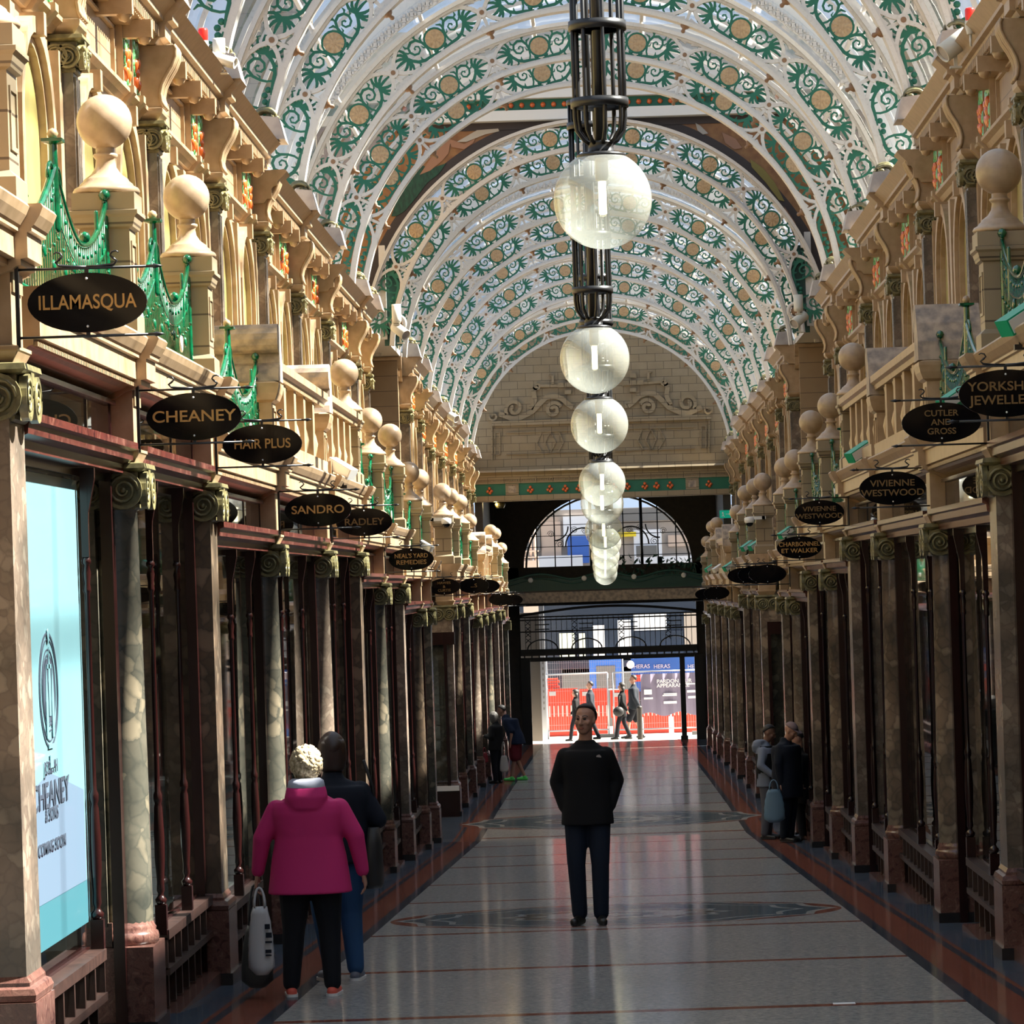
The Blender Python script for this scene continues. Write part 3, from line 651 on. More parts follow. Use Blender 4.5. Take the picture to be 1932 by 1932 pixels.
for sd_ in (-1, 1):
    rz = 0 if sd_ < 0 else PI
    for i, Y in enumerate(U):
        T = TU(Y); tg = TG(Y) if Y > 60 or Y < 53 else EYE+.39
        t = thing('upper_pilaster', f"pale pilaster with scrolled capital and S-shaped console, {ORD[i]} from the camera, upper {SIDE[sd_]} storey", 'pilaster', (sd_*XW, Y, T), rz, 'pilasters of the upper storey')
        mb = MB(); H = T-tg
        mb.box(0, .15, -.11, .11, -H+.30, -1.14, 0); mb.rlathe([(.03, -H), (.03, -H+.22), (0, -H+.3)], 0, .15, -.11, .11, 1)
        for y in (-.07, 0, .07): mb.box(.15, .165, y-.022, y+.022, -H+.34, -1.17, 0)
        im = MB(); im.rlathe([(.0, -.90), (.02, -.88), (.045, -.85), (.05, -.83), (.05, -.81), (0, -.80)], 0, .16, -.12, .12)
        put(t, [('shaft', mb.mesh('shaft', ['marble2', 'stone'])), ('capital', UPC, (0, 0, -.90)), ('impost', im.mesh('impost', 'stone')), ('console', CON)])
        t = thing('impost_block', f"tapering grey block with curled leaf crest, {ORD[i]} from the camera on the {SIDE[sd_]} cornice", 'block', (sd_*XW, Y, T), rz, 'crested blocks on the cornice')
        put(t, [('block', IMP), ('crest', CRE)])
    for i in range(len(U)-1):
        if i == UC: continue
        a, b = U[i], U[i+1]; L = b-a; T = TU((a+b)/2 if TU(a) == TU(b) else b); tg = TG((a+b)/2) if (a+b)/2 < 52.9 or a > 60 else EYE+.39; H = T-tg
        t = thing('upper_cornice', f"dentilled terracotta cornice, {ORD[i]} length from the camera, upper {SIDE[sd_]} storey", 'cornice', (sd_*XW, (a+b)/2, T), rz, 'cornices of the upper storey')
        mb = MB(); mb.prism(UCP, -L/2+.001, L/2-.001, 'y')
        qq = 1 if sd_ < 0 else -1; y0 = -L/2-.19 if qq > 0 else L/2-.19
        mb.prism([(x*1.0+(.07 if x > .01 else 0), z+.004) for x, z in UCP], y0, y0+.38, 'y')
        n = int(L/.09)
        for k in range(n): y = -L/2+(k+.5)*L/n; mb.box(.17, .205, y-.022, y+.022, -.275, -.20)
        for k in range(1, 4): y = -L/2+k*L/4; mb.box(0, .26, y-.05, y+.05, -.42, -.29); mb.sphere((.2, y, -.42), .055, 8)
        put(t, [('moulding', mb.mesh('moulding', 'stone'))])
        t = thing('fruit_frieze', f"frieze of green leaf panels with orange fruit, {ORD[i]} from the camera, upper {SIDE[sd_]} storey", 'frieze', (sd_*XW, (a+b)/2, T-.80), rz, 'fruit friezes of the upper storey')
        mb = MB(); mb.prism([(0, -.10), (.03, -.10), (.06, -.06), (.10, -.03), (.10, 0), (0, .0)], -L/2, L/2, 'y')
        for y in (-L/2+.42, -L/2+.98, L/2-.98, L/2-.42): mb.prism([(0, -.11), (.06, -.11), (.09, -.07), (.13, -.03), (.13, .02), (0, .02)], y-.32+.06, y-.32+.2, 'y')
        mb.box(0, .03, -L/2+1.5, L/2-1.5, .04, .06); mb.box(0, .03, -L/2+1.5, L/2-1.5, .40, .42); mb.box(0, .03, -L/2+1.5, -L/2+1.52, .04, .42); mb.box(0, .03, L/2-1.52, L/2-1.5, .04, .42)
        put(t, [('moulding', mb.mesh('moulding', 'stone'))] + [('fruit_panel', FP, (0, y, 0)) for y in (-L/2+.42, -L/2+.98, L/2-.98, L/2-.42)])
        # arched windows
        t = thing('arched_window', f"pair of tall arched window openings, {ORD[i]} from the camera, upper {SIDE[sd_]} storey", 'window', (sd_*XW, (a+b)/2, tg), rz, 'arched windows of the upper storey')
        Hw = H-.92; r = min(.62, L*.135); zs = Hw-.14-r
        fr = MB(); pn = MB(); sp = MB()
        for yc in (-L*.215, L*.215):
            for k, (r1, r0, pj) in enumerate(((r+.10, r, .10), (r-.01, r-.06, .15 if False else .06))):
                fr.box(0, pj, yc-r1, yc-r0, .12, zs); fr.box(0, pj, yc+r0, yc+r1, .12, zs)
                pts = arc((r1+r0)/2, 0, PI, 14); fr.add(*_ring(r0, r1, yc, zs, pj))
            n = 14; pv = [(.012, yc+(r-.03)*math.cos(PI*q/n), zs+(r-.03)*math.sin(PI*q/n)) for q in range(n+1)] + [(.012, yc-(r-.03), .12), (.012, yc+(r-.03), .12)]
            pn.add(pv, [tuple(range(len(pv)))])
            for z in (.9, 1.5, 2.0):
                if z < zs: pn.box(.012, .02, yc-r+.05, yc+r-.05, z, z+.012, 1)
            fr.box(0, .15, yc-.05, yc+.05, zs+r-.02, zs+r+.12)
            for e in (-1, 1):   # small corbels part way up the jambs
                y = yc+e*(r+.05); fr.box(0, .17, y-.09, y+.09, zs*.42, zs*.42+.05); fr.lathe([(.075, -.09), (.075, .09)], 12, .09, zs*.42-.07, 0, 'y') if False else fr.prism([(.0, zs*.42-.14), (.08, zs*.42-.14), (.14, zs*.42-.09), (.14, zs*.42-.03), (.10, zs*.42), (0, zs*.42)], y-.075, y+.075, 'y')
            for e in (-1, 1): sp.add([(.02, yc+e*(r+.02), zs+r+.08), (.02, yc+e*(r+.02), zs+r*.55), (.02, yc+e*r*.62, zs+r+.08)], [(0, 1, 2)])
        fr.box(0, .10, -.09, .09, .12, Hw-.1); fr.box(0, .13, -L/2, L/2, 0, .12)
        for e in (-1, 1): fr.box(0, .08, e*(L/2-.26), e*(L/2-.12), .12, Hw-.1)
        put(t, [('surround', fr.mesh('surround', 'stone')), ('pane', pn.mesh('pane', ['olive', 'grime'])), ('spandrel', sp.mesh('spandrel', 'leaf'))])

# ------------------------------------------------------------------ roof arches
RI, RO = 3.25, 3.75; RM = 3.5; DA = math.radians(21.65)
def spiral(cx, cz, r0, a0, turns, n=16, k=.25):
    return [(cx+r0*(1-(1-k)*i/(n-1))*math.cos(a0+turns*2*PI*i/(n-1)), cz+r0*(1-(1-k)*i/(n-1))*math.sin(a0+turns*2*PI*i/(n-1))) for i in range(n)]
def cell(mb, a0, half=False):
    """scrolls of one cell centred on angle a0; s along the arch, t outward"""
    f = lambda s_, t_: ((RM+t_)*math.cos(a0 - s_/RM), (RM+t_)*math.sin(a0 - s_/RM))
    Y0, Y1 = -.012, .012
    def rb(p, wd_): mb.ribbon(p, [x*1.12 for x in wd_] if isinstance(wd_, list) else wd_*1.1, Y0, Y1, f, 0)
    if not half: rb([(.132*math.cos(a), .132*math.sin(a)) for a in [2*PI*i/18 for i in range(19)]], .022)
    for e in (-1, 1):
        S = lambda p: [(e*a, b) for a, b in p]
        rb(S([(.02, -.165), (.10, -.155), (.17, -.15), (.25, -.145), (.33, -.11), (.385, -.05), (.415, .0)]), [.012, .022, .03, .034, .036, .034, .04])
        rb(S([(.17, -.15), (.145, -.09), (.14, -.02), (.155, .06), (.20, .125), (.265, .14), (.325, .105), (.34, .045), (.315, -.01), (.265, -.03), (.222, -.005), (.215, .04), (.245, .065), (.272, .05), (.268, .03)]), [.02, .022, .024, .028, .03, .03, .028, .026, .024, .022, .02, .018, .016, .018, .022])
        for (ax_, az_, bx_, bz_, w_) in ((.155, .06, .10, .14, .026), (.20, .125, .17, .19, .026), (.325, .105, .36, .165, .024), (.14, -.02, .185, .03, .018), (.34, .045, .385, .085, .02), (.25, -.145, .27, -.075, .026), (.12, -.15, .085, -.19, .02), (.33, -.11, .36, -.175, .024)):
            mx_, mz_ = (ax_+bx_)/2+(bz_-az_)*.25, (az_+bz_)/2-(bx_-ax_)*.25; rb(S([(ax_, az_), (mx_, mz_), (bx_, bz_)]), [w_*.5, w_, w_*.3])
        for dx, dz, cv in ((.185, .01, .02), (.165, .085, .05), (.12, .15, .07), (.045, .19, .07), (.165, -.085, -.05), (.115, -.15, -.06), (.05, -.185, -.05)):
            L_ = math.hypot(dx, dz); nx, nz = -dz/L_, dx/L_
            P_ = [(.415+dx*t_+nx*cv*math.sin(PI*t_)*.5, dz*t_+nz*cv*math.sin(PI*t_)*.5) for t_ in (0, .25, .5, .75, 1)] + [(.415+dx*.95-nx*cv*.5, dz*.95-nz*cv*.5)]
            rb(S(P_), [.022, .030, .032, .024, .016, .010])
    for q in range(3): x, z = f((q-1)*.065, -.125+.02*(q == 1)); mb.sphere((x, 0, z), .034, 8, 0, (1, .5, 1))
def arch_parts():
    fr = MB(); sc = MB(); md = MB(); bs = MB(); hf = MB()
    A0, A1 = math.radians(4), math.radians(176)
    fr.ribbon(arc(RI+.02, A0, A1, 60), .05, -.10, .10); fr.ribbon(arc(RI+.055, A0, A1, 60), .035, -.05, .05)
    fr.ribbon(arc(RO-.02, A0, A1, 60), .05, -.10, .10); fr.ribbon(arc(RO-.055, A0, A1, 60), .035, -.05, .05)
    nodes = [PI/2 + k*DA for k in range(-3, 4)]
    for a0 in nodes:
        f = lambda s_, t_: ((RM+t_)*math.cos(a0 - s_/RM), (RM+t_)*math.sin(a0 - s_/RM))
        fr.ribbon([(.048*math.cos(a), .048*math.sin(a)) for a in [2*PI*i/12 for i in range(13)]], .036, -.055, .055, f)
        for e in (-1, 1):
            for g in (-1, 1): fr.ribbon([(e*.04, g*.03), (e*.10, g*.10), (e*.20, g*.17), (e*.32, g*.205)], [.05, .045, .045, .05], -.045, .045, f); fr.ribbon([(e*.035, g*.16), (e*.14, g*.2)], .03, -.03, .03, f)
        for g in (-1,): fr.ribbon([(0, g*.04), (0, g*.21)], .04, -.03, .03, f)
        if abs(a0-PI/2) < .01:
            x, z = f(0, 0); bs.lathe([(.03, -.062), (.03, .062)], 10, x, z, 0, 'y', False); bs.lathe([(.012, RI-.10), (.028, RI-.085), (.02, RI-.05), (.05, RI-.03), (.06, RI-.005), (.03, RI+.01)], 10, 0, 0)
    cell(sc, PI/2); cell(hf, PI/2, True)
    f0 = []
    for a in [PI/2+(k+.5)*DA for k in range(-3, 3)]:
        m1 = MB(); x, z = RM*math.cos(a)+.0, RM*math.sin(a)
        n = 20; vs = [(0, -.03, 0)] + [(.118*math.cos(2*PI*i/n), -.012-(.010 if i % 2 else 0), .118*math.sin(2*PI*i/n)) for i in range(n)]
        vs += [(0, .03, 0)] + [(.118*math.cos(2*PI*i/n), .012, .118*math.sin(2*PI*i/n)) for i in range(n)]
        m1.add(vs, [(0, 1+(i+1) % n, 1+i) for i in range(n)] + [(n+1, n+2+i, n+2+(i+1) % n) for i in range(n)] + [(1+i, 1+(i+1) % n, n+2+(i+1) % n, n+2+i) for i in range(n)])
        f0.append((x, z))
    me = m1.mesh('medallion', 'medal')
    return fr.mesh('frame', 'cream'), sc.mesh('scrollwork', 'scroll'), bs.mesh('boss', 'boss'), me, f0, hf.mesh('foot_scrollwork', 'scroll')
FR, SCW, BOS, MED, MPOS, HSC = arch_parts()
ARCH = [(28.7, 4.07), (33.2, 4.07), (37.8, 4.07), (42, 4.07), (46.2, 3.79), (50.5, 3.79), (52.8, 3.74), (60, 3.66), (63.7, 3.70), (67.7, 3.38), (72.2, 3.39), (75.9, 3.36), (81.7, 3.36), (86.9, 3.37), (91.2, 3.12), (95, 3.1)]
for i, (Y, cz) in enumerate(ARCH):
    t = thing('roof_arch', f"cream iron roof arch with green scrollwork and shell medallions, {ORD[i]} from the camera", 'arch', (0, Y, EYE+cz), 0, 'arches of the glazed roof')
    for k in range(-3, 4): ob('boss', BOS, t).rotation_euler = (0, k*DA, 0)
    put(t, [('frame', FR)] + [('medallion', MED, (x, 0, z)) for x, z in MPOS])
    for k in range(-3, 3): ob('scrollwork', SCW, t).rotation_euler = (0, -(k+.5)*DA, 0)
    for a in (-3.42*DA, 3.42*DA): ob('scrollwork', HSC, t).rotation_euler = (0, a, 0)
# stepped roof fascias with pierced cresting
for Y, c0, c1, n in ((45.75, 3.79, 4.07, 0), (67.25, 3.38, 3.68, 1), (90.7, 3.12, 3.37, 2)):
    mb = MB(); z0 = EYE+c0; r0 = 3.78; r1 = 4.18
    mb.ribbon(arc((r0+r1)/2, math.radians(6), math.radians(174), 48), r1-r0, Y, Y+.04, lambda u_, v_: (u_, z0+v_))
    k = 96
    for q in range(k):
        a = math.radians(7+166*(q+.5)/k); x, z = (r0+.06)*math.cos(a), (r0+.06)*math.sin(a)
        for da, db in ((.0, .05), (.0, -.05), (.04, 0), (-.04, 0)): mb.box(x+da-.017, x+da+.017, Y-.02, Y, z0+z+db-.017, z0+z+db+.017, 1)
        mb.box(x-.03, x+.03, Y-.02, Y, z0+z-.03, z0+z+.03, 1)
    o = ob('roof_fascia', mb.mesh('roof_fascia', ['white', 'cream'])); tag(o, f"curved pale fascia with cross cresting where the roof steps down, {ORD[n]} from the camera", 'fascia')

# ------------------------------------------------------------------ crossing: painted wall over the arch, pedimented piers
t = thing('painted_spandrel', 'gold and dark painted wall panel above the crossing arch', 'mural', (0, 60.25, EYE))
mb = MB(); R0 = 3.76; cz = 3.66; ZT = 7.42
def band(mb, ra, rb_, y, m, zt=ZT, a0=8, a1=172):
    n = 60; vs = []
    for i in range(n+1):
        a = math.radians(a0+(a1-a0)*i/n); ca, sa = math.cos(a), math.sin(a)
        def lim(r): return min(r, (zt-cz)/sa if sa > .05 else 99, 4.9/abs(ca) if abs(ca) > .05 else 99)
        for r in (lim(ra), lim(rb_)): vs.append((r*ca, y, cz+r*sa))
    mb.add(vs, [(2*i, 2*i+1, 2*i+3, 2*i+2) for i in range(n)], m)
band(mb, R0, 3.92, .0, 0); band(mb, 3.92, 9, .0, 1)
mb.box(-3.1, 3.1, -.02, .0, ZT-.12, ZT, 0)
M['mgold'] = mat('mural_gold', (.27, .125, .035), .45, noise=(6, (.19, .075, .02), .35, .6)); M['mdark'] = mat('mural_outline', (.035, .022, .018), .5)
M['mskin'] = mat('mural_ochre', (.30, .15, .085), .5); M['mpale'] = mat('mural_pale', (.42, .38, .33), .5); M['molive'] = mat('mural_olive', (.22, .17, .03), .5)
me = mb.mesh('panel', ['mdark', 'mgold']); ob('panel', me, t)
dr = MB(); M['dgreenm'] = mat('mural_green', (.006, .06, .03), .5, noise=(9, (.003, .03, .015), .4, .6, (3, 1, 1)))
def polyp(pts, m, y=-.02):
    vs = [((p - Vector((0, 60.25, EYE)))) for p in [PX(x, y_, 60.25) for x, y_ in pts]]; vs = [(v.x, y, v.z) for v in vs]; k = len(vs)
    dr.add(vs + [(a, 0, c_) for a, y_, c_ in vs], [tuple(range(k))] + [(i, (i+1) % k, k+(i+1) % k, k+i) for i in range(k)], m)
polyp([(738, 408), (752, 370), (778, 325), (795, 312), (815, 318), (842, 308), (828, 328), (806, 345), (786, 372), (764, 398), (748, 408)], 0)
polyp([(792, 330), (812, 300), (830, 272), (842, 258), (850, 268), (846, 290), (834, 304), (812, 322)], 1, -.025)
polyp([(846, 262), (876, 272), (896, 262), (893, 270), (876, 282), (852, 278)], 1, -.026)
polyp([(862, 268), (900, 246), (940, 243), (942, 248), (915, 254), (880, 268)], 2, -.028)
polyp([(1415, 300), (1440, 318), (1462, 345), (1480, 380), (1470, 378), (1445, 345), (1418, 315)], 3)
polyp([(1362, 250), (1388, 262), (1400, 280), (1385, 282), (1368, 270)], 1, -.025)
polyp([(1312, 232), (1322, 238), (1336, 252), (1326, 254), (1316, 246)], 2, -.025)
polyp([(1480, 390), (1500, 420), (1512, 455), (1502, 458), (1488, 420)], 1, -.027)
ob('figure_painting', dr.mesh('figure_painting', ['dgreenm', 'mskin', 'mpale', 'molive']), t)
mb = MB()
mb.box(-4.9, 4.9, -.25, .1, ZT, ZT+.16, 0); mb.box(-4.9, 4.9, -.12, .1, ZT+.16, ZT+.34, 1); mb.box(-4.9, 4.9, -.3, .1, ZT+.34, ZT+1.45, 0)
for k in range(40): mb.sphere((-3.3+k*.17, -.14, ZT+.25), .045, 8, 2)
ob('fruit_cornice', mb.mesh('fruit_cornice', ['white', 'scroll', 'orange']), t)
for sg in (-1, 1):
    mb = MB(); mb.box(-.05, .05, -.05, .05, 0, 1.5); mb.box(-sg*.0, -sg*.28, .05, .07, -.1, 1.3, 1)
    n = 16
    mb.tube([(sg*-.22+.12*math.cos(2*PI*i/n), .0, .25+.12*math.sin(2*PI*i/n)) for i in range(n)], .03, 6, 0, True); mb.sphere((sg*-.22, .03, .25), .08, 10, 2, (1, .4, 1))
    M.setdefault('dgreen', mat('dark_green_iron', (.012, .07, .05), .4)); o = ob('ring_post', mb.mesh('ring_post', ['cream', 'dgreen', 'boss']), None, (sg*3.40, 60.1, EYE+4.0)); tag(o, f"cream post and ring against dark green, {SIDE[sg]} corner of the crossing arch", 'post')
    t = thing('pedimented_pier', f"pedimented pier facing the camera at the {SIDE[sg]} corner of the crossing", 'pier', (sg*3.80, 65.0, EYE+4.0))
    a = MB(); a.box(-.19, .19, -.25, 0, -2.6, -1.2); cpm = MB(); cpm.rlathe([(0, 0), (.03, -.01), (.03, -.04), (0, -.06)], -.22, .22, -.3, 0); cpm.box(-.2, .2, -.27, 0, -.24, -.04)
    for e in (-1, 1): volute(cpm, e*.19, -.28, -.14, .09, 'y', -1)
    pn = MB(); pn.box(-.2, .2, -.27, 0, -1.0, -.50); pn.box(-.15, .15, -.285, -.27, -.93, -.57, 1); pn.box(-.13, .13, -.29, -.285, -.91, -.59, 0); pn.rlathe([(0, -1.14), (.02, -1.1), (.07, -1.04), (.07, -1.0)], -.2, .2, -.27, 0)
    cn = MB(); cn.prism([(-z, x) for x, z in [(0, .0), (.0, .42), (-.03, .42), (-.15, .34), (-.2, .33), (-.2, .3), (-.36, .28), (-.42, .24), (-.42, 0)]], -.42, .42, 'x'); 
    for k in range(11): cn.box(-.36+k*.07, -.325+k*.07, -.34, -.3, -.34, -.24)
    pd = MB(); pd.prism([(-.42, 0), (.42, 0), (0, .42)] if sg > 0 else [(-.42, 0), (.42, 0), (0, .42)], -.36, 0, 'y'); pd.sphere((0, -.37, .15), .10, 10, 1, (1, .4, 1)); pd.sphere((-.1, -.37, .08), .06, 8, 1, (1.2, .4, .8)); pd.sphere((.1, -.37, .08), .06, 8, 1, (1.2, .4, .8)); pd.sphere((0, -.37, .28), .05, 8, 1, (1, .4, 1.2))
    put(t, [('shaft', a.mesh('shaft', 'darkb')), ('capital', cpm.mesh('capital', 'cap'), (0, 0, -1.0-.14)), ('frieze_panel', pn.mesh('frieze_panel', ['terraX', 'grime'])), ('cornice', cn.mesh('cornice', 'stone')), ('pediment', pd.mesh('pediment', ['terraX', 'cap']))])
    # shop corner facing the camera across the side street
    t = thing('corner_shopfront', f"shop window facing the camera at the far corner of the crossing, {SIDE[sg]} side", 'shopfront', (sg*3.33, 60.03, zfl(60.3)))
    zf = zfl(60.3); H = EYE+.39-zf
    wd = MB(); wd.box(-.77, .9, -.05, .2, -.05, .42); wd.box(-.77, .9, -.08, .0, .42, .50, 1); wd.box(-.77, .9, -.05, .05, 2.75, 2.95); wd.box(-.77, -.72, -.06, .05, .5, 2.75); wd.box(.72, .77, -.06, .05, .5, 2.75); wd.box(-.02, .03, -.06, .05, .5, 2.75)
    gp = MB(); gp.add([(-.72, 0, .5), (.72, 0, .5), (.72, 0, 2.75), (-.72, 0, 2.75)], [(0, 1, 2, 3)])
    M.setdefault('pgreen', mat('pale_green_panel', (.42, .60, .52), .5)); M.setdefault('cyan', mat('cyan_vinyl', (.42, .73, .80), .3, coat=.3))
    bp = MB(); x0, x1 = (.36, .66) if sg < 0 else (-.62, -.25); bp.box(x0, x1, .14, .16, .55, 2.7)
    ci = MB(); ci.prism([(-.0, 0), (.12, 0), (.10, -.06), (.03, -.1), (.03, -.24), (-.05, -.25), (-.05, -.33), (-.0, -.35)][::-1], 0, 1, 'y'); ci = MB(); x0 = -.72 if sg > 0 else -.9; ci.box(x0, x0+1.62, -.12, .1, H-.1, H); ci.box(x0, x0+1.62, -.05, .1, H-.35, H-.1)
    put(t, [('frame', wd.mesh('frame', ['wood', 'tagw'])), ('window_pane', gp.mesh('window_pane', 'pane')), ('display_panel', bp.mesh('display_panel', 'pgreen')), ('cornice', ci.mesh('cornice', 'stone'))])

# ------------------------------------------------------------------ gable end wall with relief, and the entrance block
YG = 97.0; gz = EYE
mb = MB(); n = 40; r = 3.95; c0 = gz+3.1; zb = gz+2.95
vs = [(r*math.cos(PI*i/n), YG, c0+r*math.sin(PI*i/n)) for i in range(n+1)] + [(-4.4, YG, zb), (4.4, YG, zb)]
vs += [(x, y+.3, z) for x, y, z in vs]; k = n+3
mb.add(vs, [tuple(range(k)), tuple(range(2*k-1, k-1, -1))] + [(i, k+i, k+(i+1) % k, (i+1) % k) for i in range(k)], 0)
struct('wall_gable', mb, 'terraX')
t = thing('gable_relief', 'carved scroll and lozenge relief on the tiled gable wall', 'relief', (0, YG, EYE))
def q3(x, y): p = PX(x, y, YG); return (p.x, p.z-EYE)
def g2(xz, yz): return q3(880+xz*520/1932, 640+yz*300/1115)     # from crop coordinates
rl = MB()
def rel(pts, wd_, d=.05): rl.ribbon(pts, wd_, -d*1.9, .0)
cxm = 940
for e in (1, -1):
    def E(p): return [g2(cxm+e*(a-cxm), b + (0 if e > 0 else (a-cxm)*.064)) for a, b in p]
    rel(E([(1130, 470), (1170, 440), (1210, 400), (1260, 380), (1320, 385), (1370, 430), (1420, 480), (1500, 515), (1560, 520), (1620, 490), (1650, 480)]), .13)
    rel(E(spiral(1270, 475, 55, PI*1.1, 1.4, 24)), .09)
    rel(E(spiral(1545, 450, 62, PI*.2, -1.3, 24)), .09)
    rel(E([(1390, 300), (1410, 340), (1400, 400), (1430, 460)]), .12)
    rel(E(spiral(1385, 300, 30, 0, 1, 14)), .05); rel(E(spiral(1690, 495, 32, 0, 1, 14)), .05)
    rel(E([(1090, 320), (1360, 300)]), .07)
    for dx, dy in ((0, -50), (0, 50), (50, 0), (-50, 0), (0, 0)): rel(E([(1168+dx-22, 305+dy), (1168+dx+22, 305+dy)]), .12, .06)
    rel(E([(1275, 300), (1275, 235), (1300, 225)]), .06)
    rel(E([(980, 470), (1130, 470)]), .10)
    for P_ in ([(1200, 708), (1235, 625), (1350, 622), (1388, 700), (1345, 775), (1240, 775), (1200, 708)], [(1255, 705), (1292, 630), (1330, 700), (1295, 780), (1255, 705)]): rel(E(P_), .028, .03)
    rel(E([(1350, 622), (1600, 615)]), .028, .03); rel(E([(1345, 775), (1600, 765)]), .028, .03); rel(E([(1235, 625), (1040, 630)]), .028, .03); rel(E([(1240, 775), (1040, 785)]), .028, .03)
    for P_ in ([(1645, 610), (1645, 765)], [(1680, 610), (1680, 765)], [(1645, 610), (1680, 610)], [(1645, 765), (1680, 765)]): rel(E(P_), .02, .03)
    rel(E([(1700, 560), (1700, 800)]), .03, .04)
rel([g2(180, 595), g2(1715, 545)], .12, .09); 
ob('carving', rl.mesh('carving', 'terraX'), t)
t = thing('fruit_band', 'green frieze with clusters of orange fruit under the gable wall', 'frieze', (0, YG, EYE))
a = MB(); a.prism([(-y, z) for y, z in [(-.2, 2.98), (.35, 2.98), (.37, 2.93), (.2, 2.85), (.18, 2.75), (-.2, 2.75)]], -3.45, 3.45, 'x')
for k in range(110): x = -3.4+k*.062; a.box(x, x+.035, -.16, -.1, 2.70, 2.75)
a.box(-3.45, 3.45, -.12, .2, 2.64, 2.75)
g = MB(); g.box(-3.45, 3.45, -.08, .2, 2.33, 2.64, 0)
for sg in (-1, 1): g.box(sg*2.32-.17, sg*2.32+.17, -.11, -.08, 2.34, 2.63, 1); g.box(sg*2.32-.1, sg*2.32+.1, -.12, -.11, 2.4, 2.57, 2)
fx = MB(); R = random.Random(5)
for x in (-2.9, -1.85, -1.35, -.95, -.6, .3, .65, .9+.2, 1.4, 1.85-.1, 2.75):
    for dx, dz in ((-.05, -.03), (.05, -.02), (0, .05), (.01, -.07)): fx.sphere((x+dx, -.1, 2.48+dz), .042, 10)
lo = MB(); lo.box(-3.45, 3.45, -.16, .3, 2.18, 2.33)
put(t, [('cornice', a.mesh('cornice', 'terraX')), ('leaf_ground', g.mesh('leaf_ground', ['scroll', 'terraX', 'grime'])), ('orange_fruit', fx.mesh('orange_fruit', 'orange')), ('lower_moulding', lo.mesh('lower_moulding', 'terraX'))])
# entrance block 97..104: dark ceiling and walls
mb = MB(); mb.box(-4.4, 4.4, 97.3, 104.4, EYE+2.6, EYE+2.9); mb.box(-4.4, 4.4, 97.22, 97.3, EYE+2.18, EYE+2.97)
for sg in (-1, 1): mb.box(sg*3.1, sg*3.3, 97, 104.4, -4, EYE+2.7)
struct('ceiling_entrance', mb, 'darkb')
YE = 104.0
def e2(x, y, Y=YE): p = PX(x, y, Y); return (p.x, p.z)
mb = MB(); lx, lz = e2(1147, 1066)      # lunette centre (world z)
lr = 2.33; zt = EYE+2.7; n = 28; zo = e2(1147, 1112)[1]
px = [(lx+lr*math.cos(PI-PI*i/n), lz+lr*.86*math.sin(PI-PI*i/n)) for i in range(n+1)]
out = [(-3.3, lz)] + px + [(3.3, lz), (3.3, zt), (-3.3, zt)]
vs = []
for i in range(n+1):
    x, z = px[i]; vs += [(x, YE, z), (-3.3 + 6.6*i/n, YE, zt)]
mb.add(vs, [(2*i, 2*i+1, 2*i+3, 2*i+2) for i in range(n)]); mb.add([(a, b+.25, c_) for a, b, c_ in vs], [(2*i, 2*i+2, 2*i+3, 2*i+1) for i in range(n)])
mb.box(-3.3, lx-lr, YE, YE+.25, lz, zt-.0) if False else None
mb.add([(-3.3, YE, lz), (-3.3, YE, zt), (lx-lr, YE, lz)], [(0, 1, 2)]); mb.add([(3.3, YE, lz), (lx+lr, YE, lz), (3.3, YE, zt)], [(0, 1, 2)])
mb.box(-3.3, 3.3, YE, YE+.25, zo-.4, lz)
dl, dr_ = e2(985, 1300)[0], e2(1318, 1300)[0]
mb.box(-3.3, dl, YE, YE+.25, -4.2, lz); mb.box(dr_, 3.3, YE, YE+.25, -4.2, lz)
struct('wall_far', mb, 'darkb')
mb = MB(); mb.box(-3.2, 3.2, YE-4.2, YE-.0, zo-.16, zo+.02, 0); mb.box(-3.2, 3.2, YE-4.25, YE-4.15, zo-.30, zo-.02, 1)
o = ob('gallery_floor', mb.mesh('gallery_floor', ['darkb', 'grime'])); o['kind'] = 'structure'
# gallery railing
t = thing('gallery_railing', 'dark green iron gallery railing crossing the arcade below the arched window', 'railing', (0, 99.9, 0))
YR = 99.9; z0 = PX(1147, 1112, YR).z; z1 = PX(1147, 1075, YR).z
M['dgreen'] = mat('dark_green_iron', (.012, .07, .05), .4)
mb = MB()
def rt(x): return z0+.30+.16*abs(math.cos(x*PI/1.75))**1.5
mb.tube([(x*.1-3.1, 0, rt(x*.1-3.1)) for x in range(63)], .03, 6); mb.tube([(x*.1-3.1, 0, rt(x*.1-3.1)-.12) for x in range(63)], .02, 5)
for k in range(125): x = -3.1+k*.05; mb.box(x-.008, x+.008, -.008, .008, z0, rt(x))
mb.box(-3.1, 3.1, -.02, .02, z0, z0+.05); mb.box(-3.1, 3.1, .02, .03, z0, z0+.34)
ob('ironwork', mb.mesh('ironwork', 'dgreen'), t)
for x, y in ((1001, 1095), (1102, 1091), (1196, 1088), (1290, 1085)):
    p = PX(x, y, YR-.03); m_ = MB(); m_.lathe([(.030, 0), (.068, .0), (.068, .012), (.030, .012)], 18, 0, 0, 0, 'y'); ob('white_ring', m_.mesh('white_ring', 'tagw'), t, (p.x, -.05, p.z))
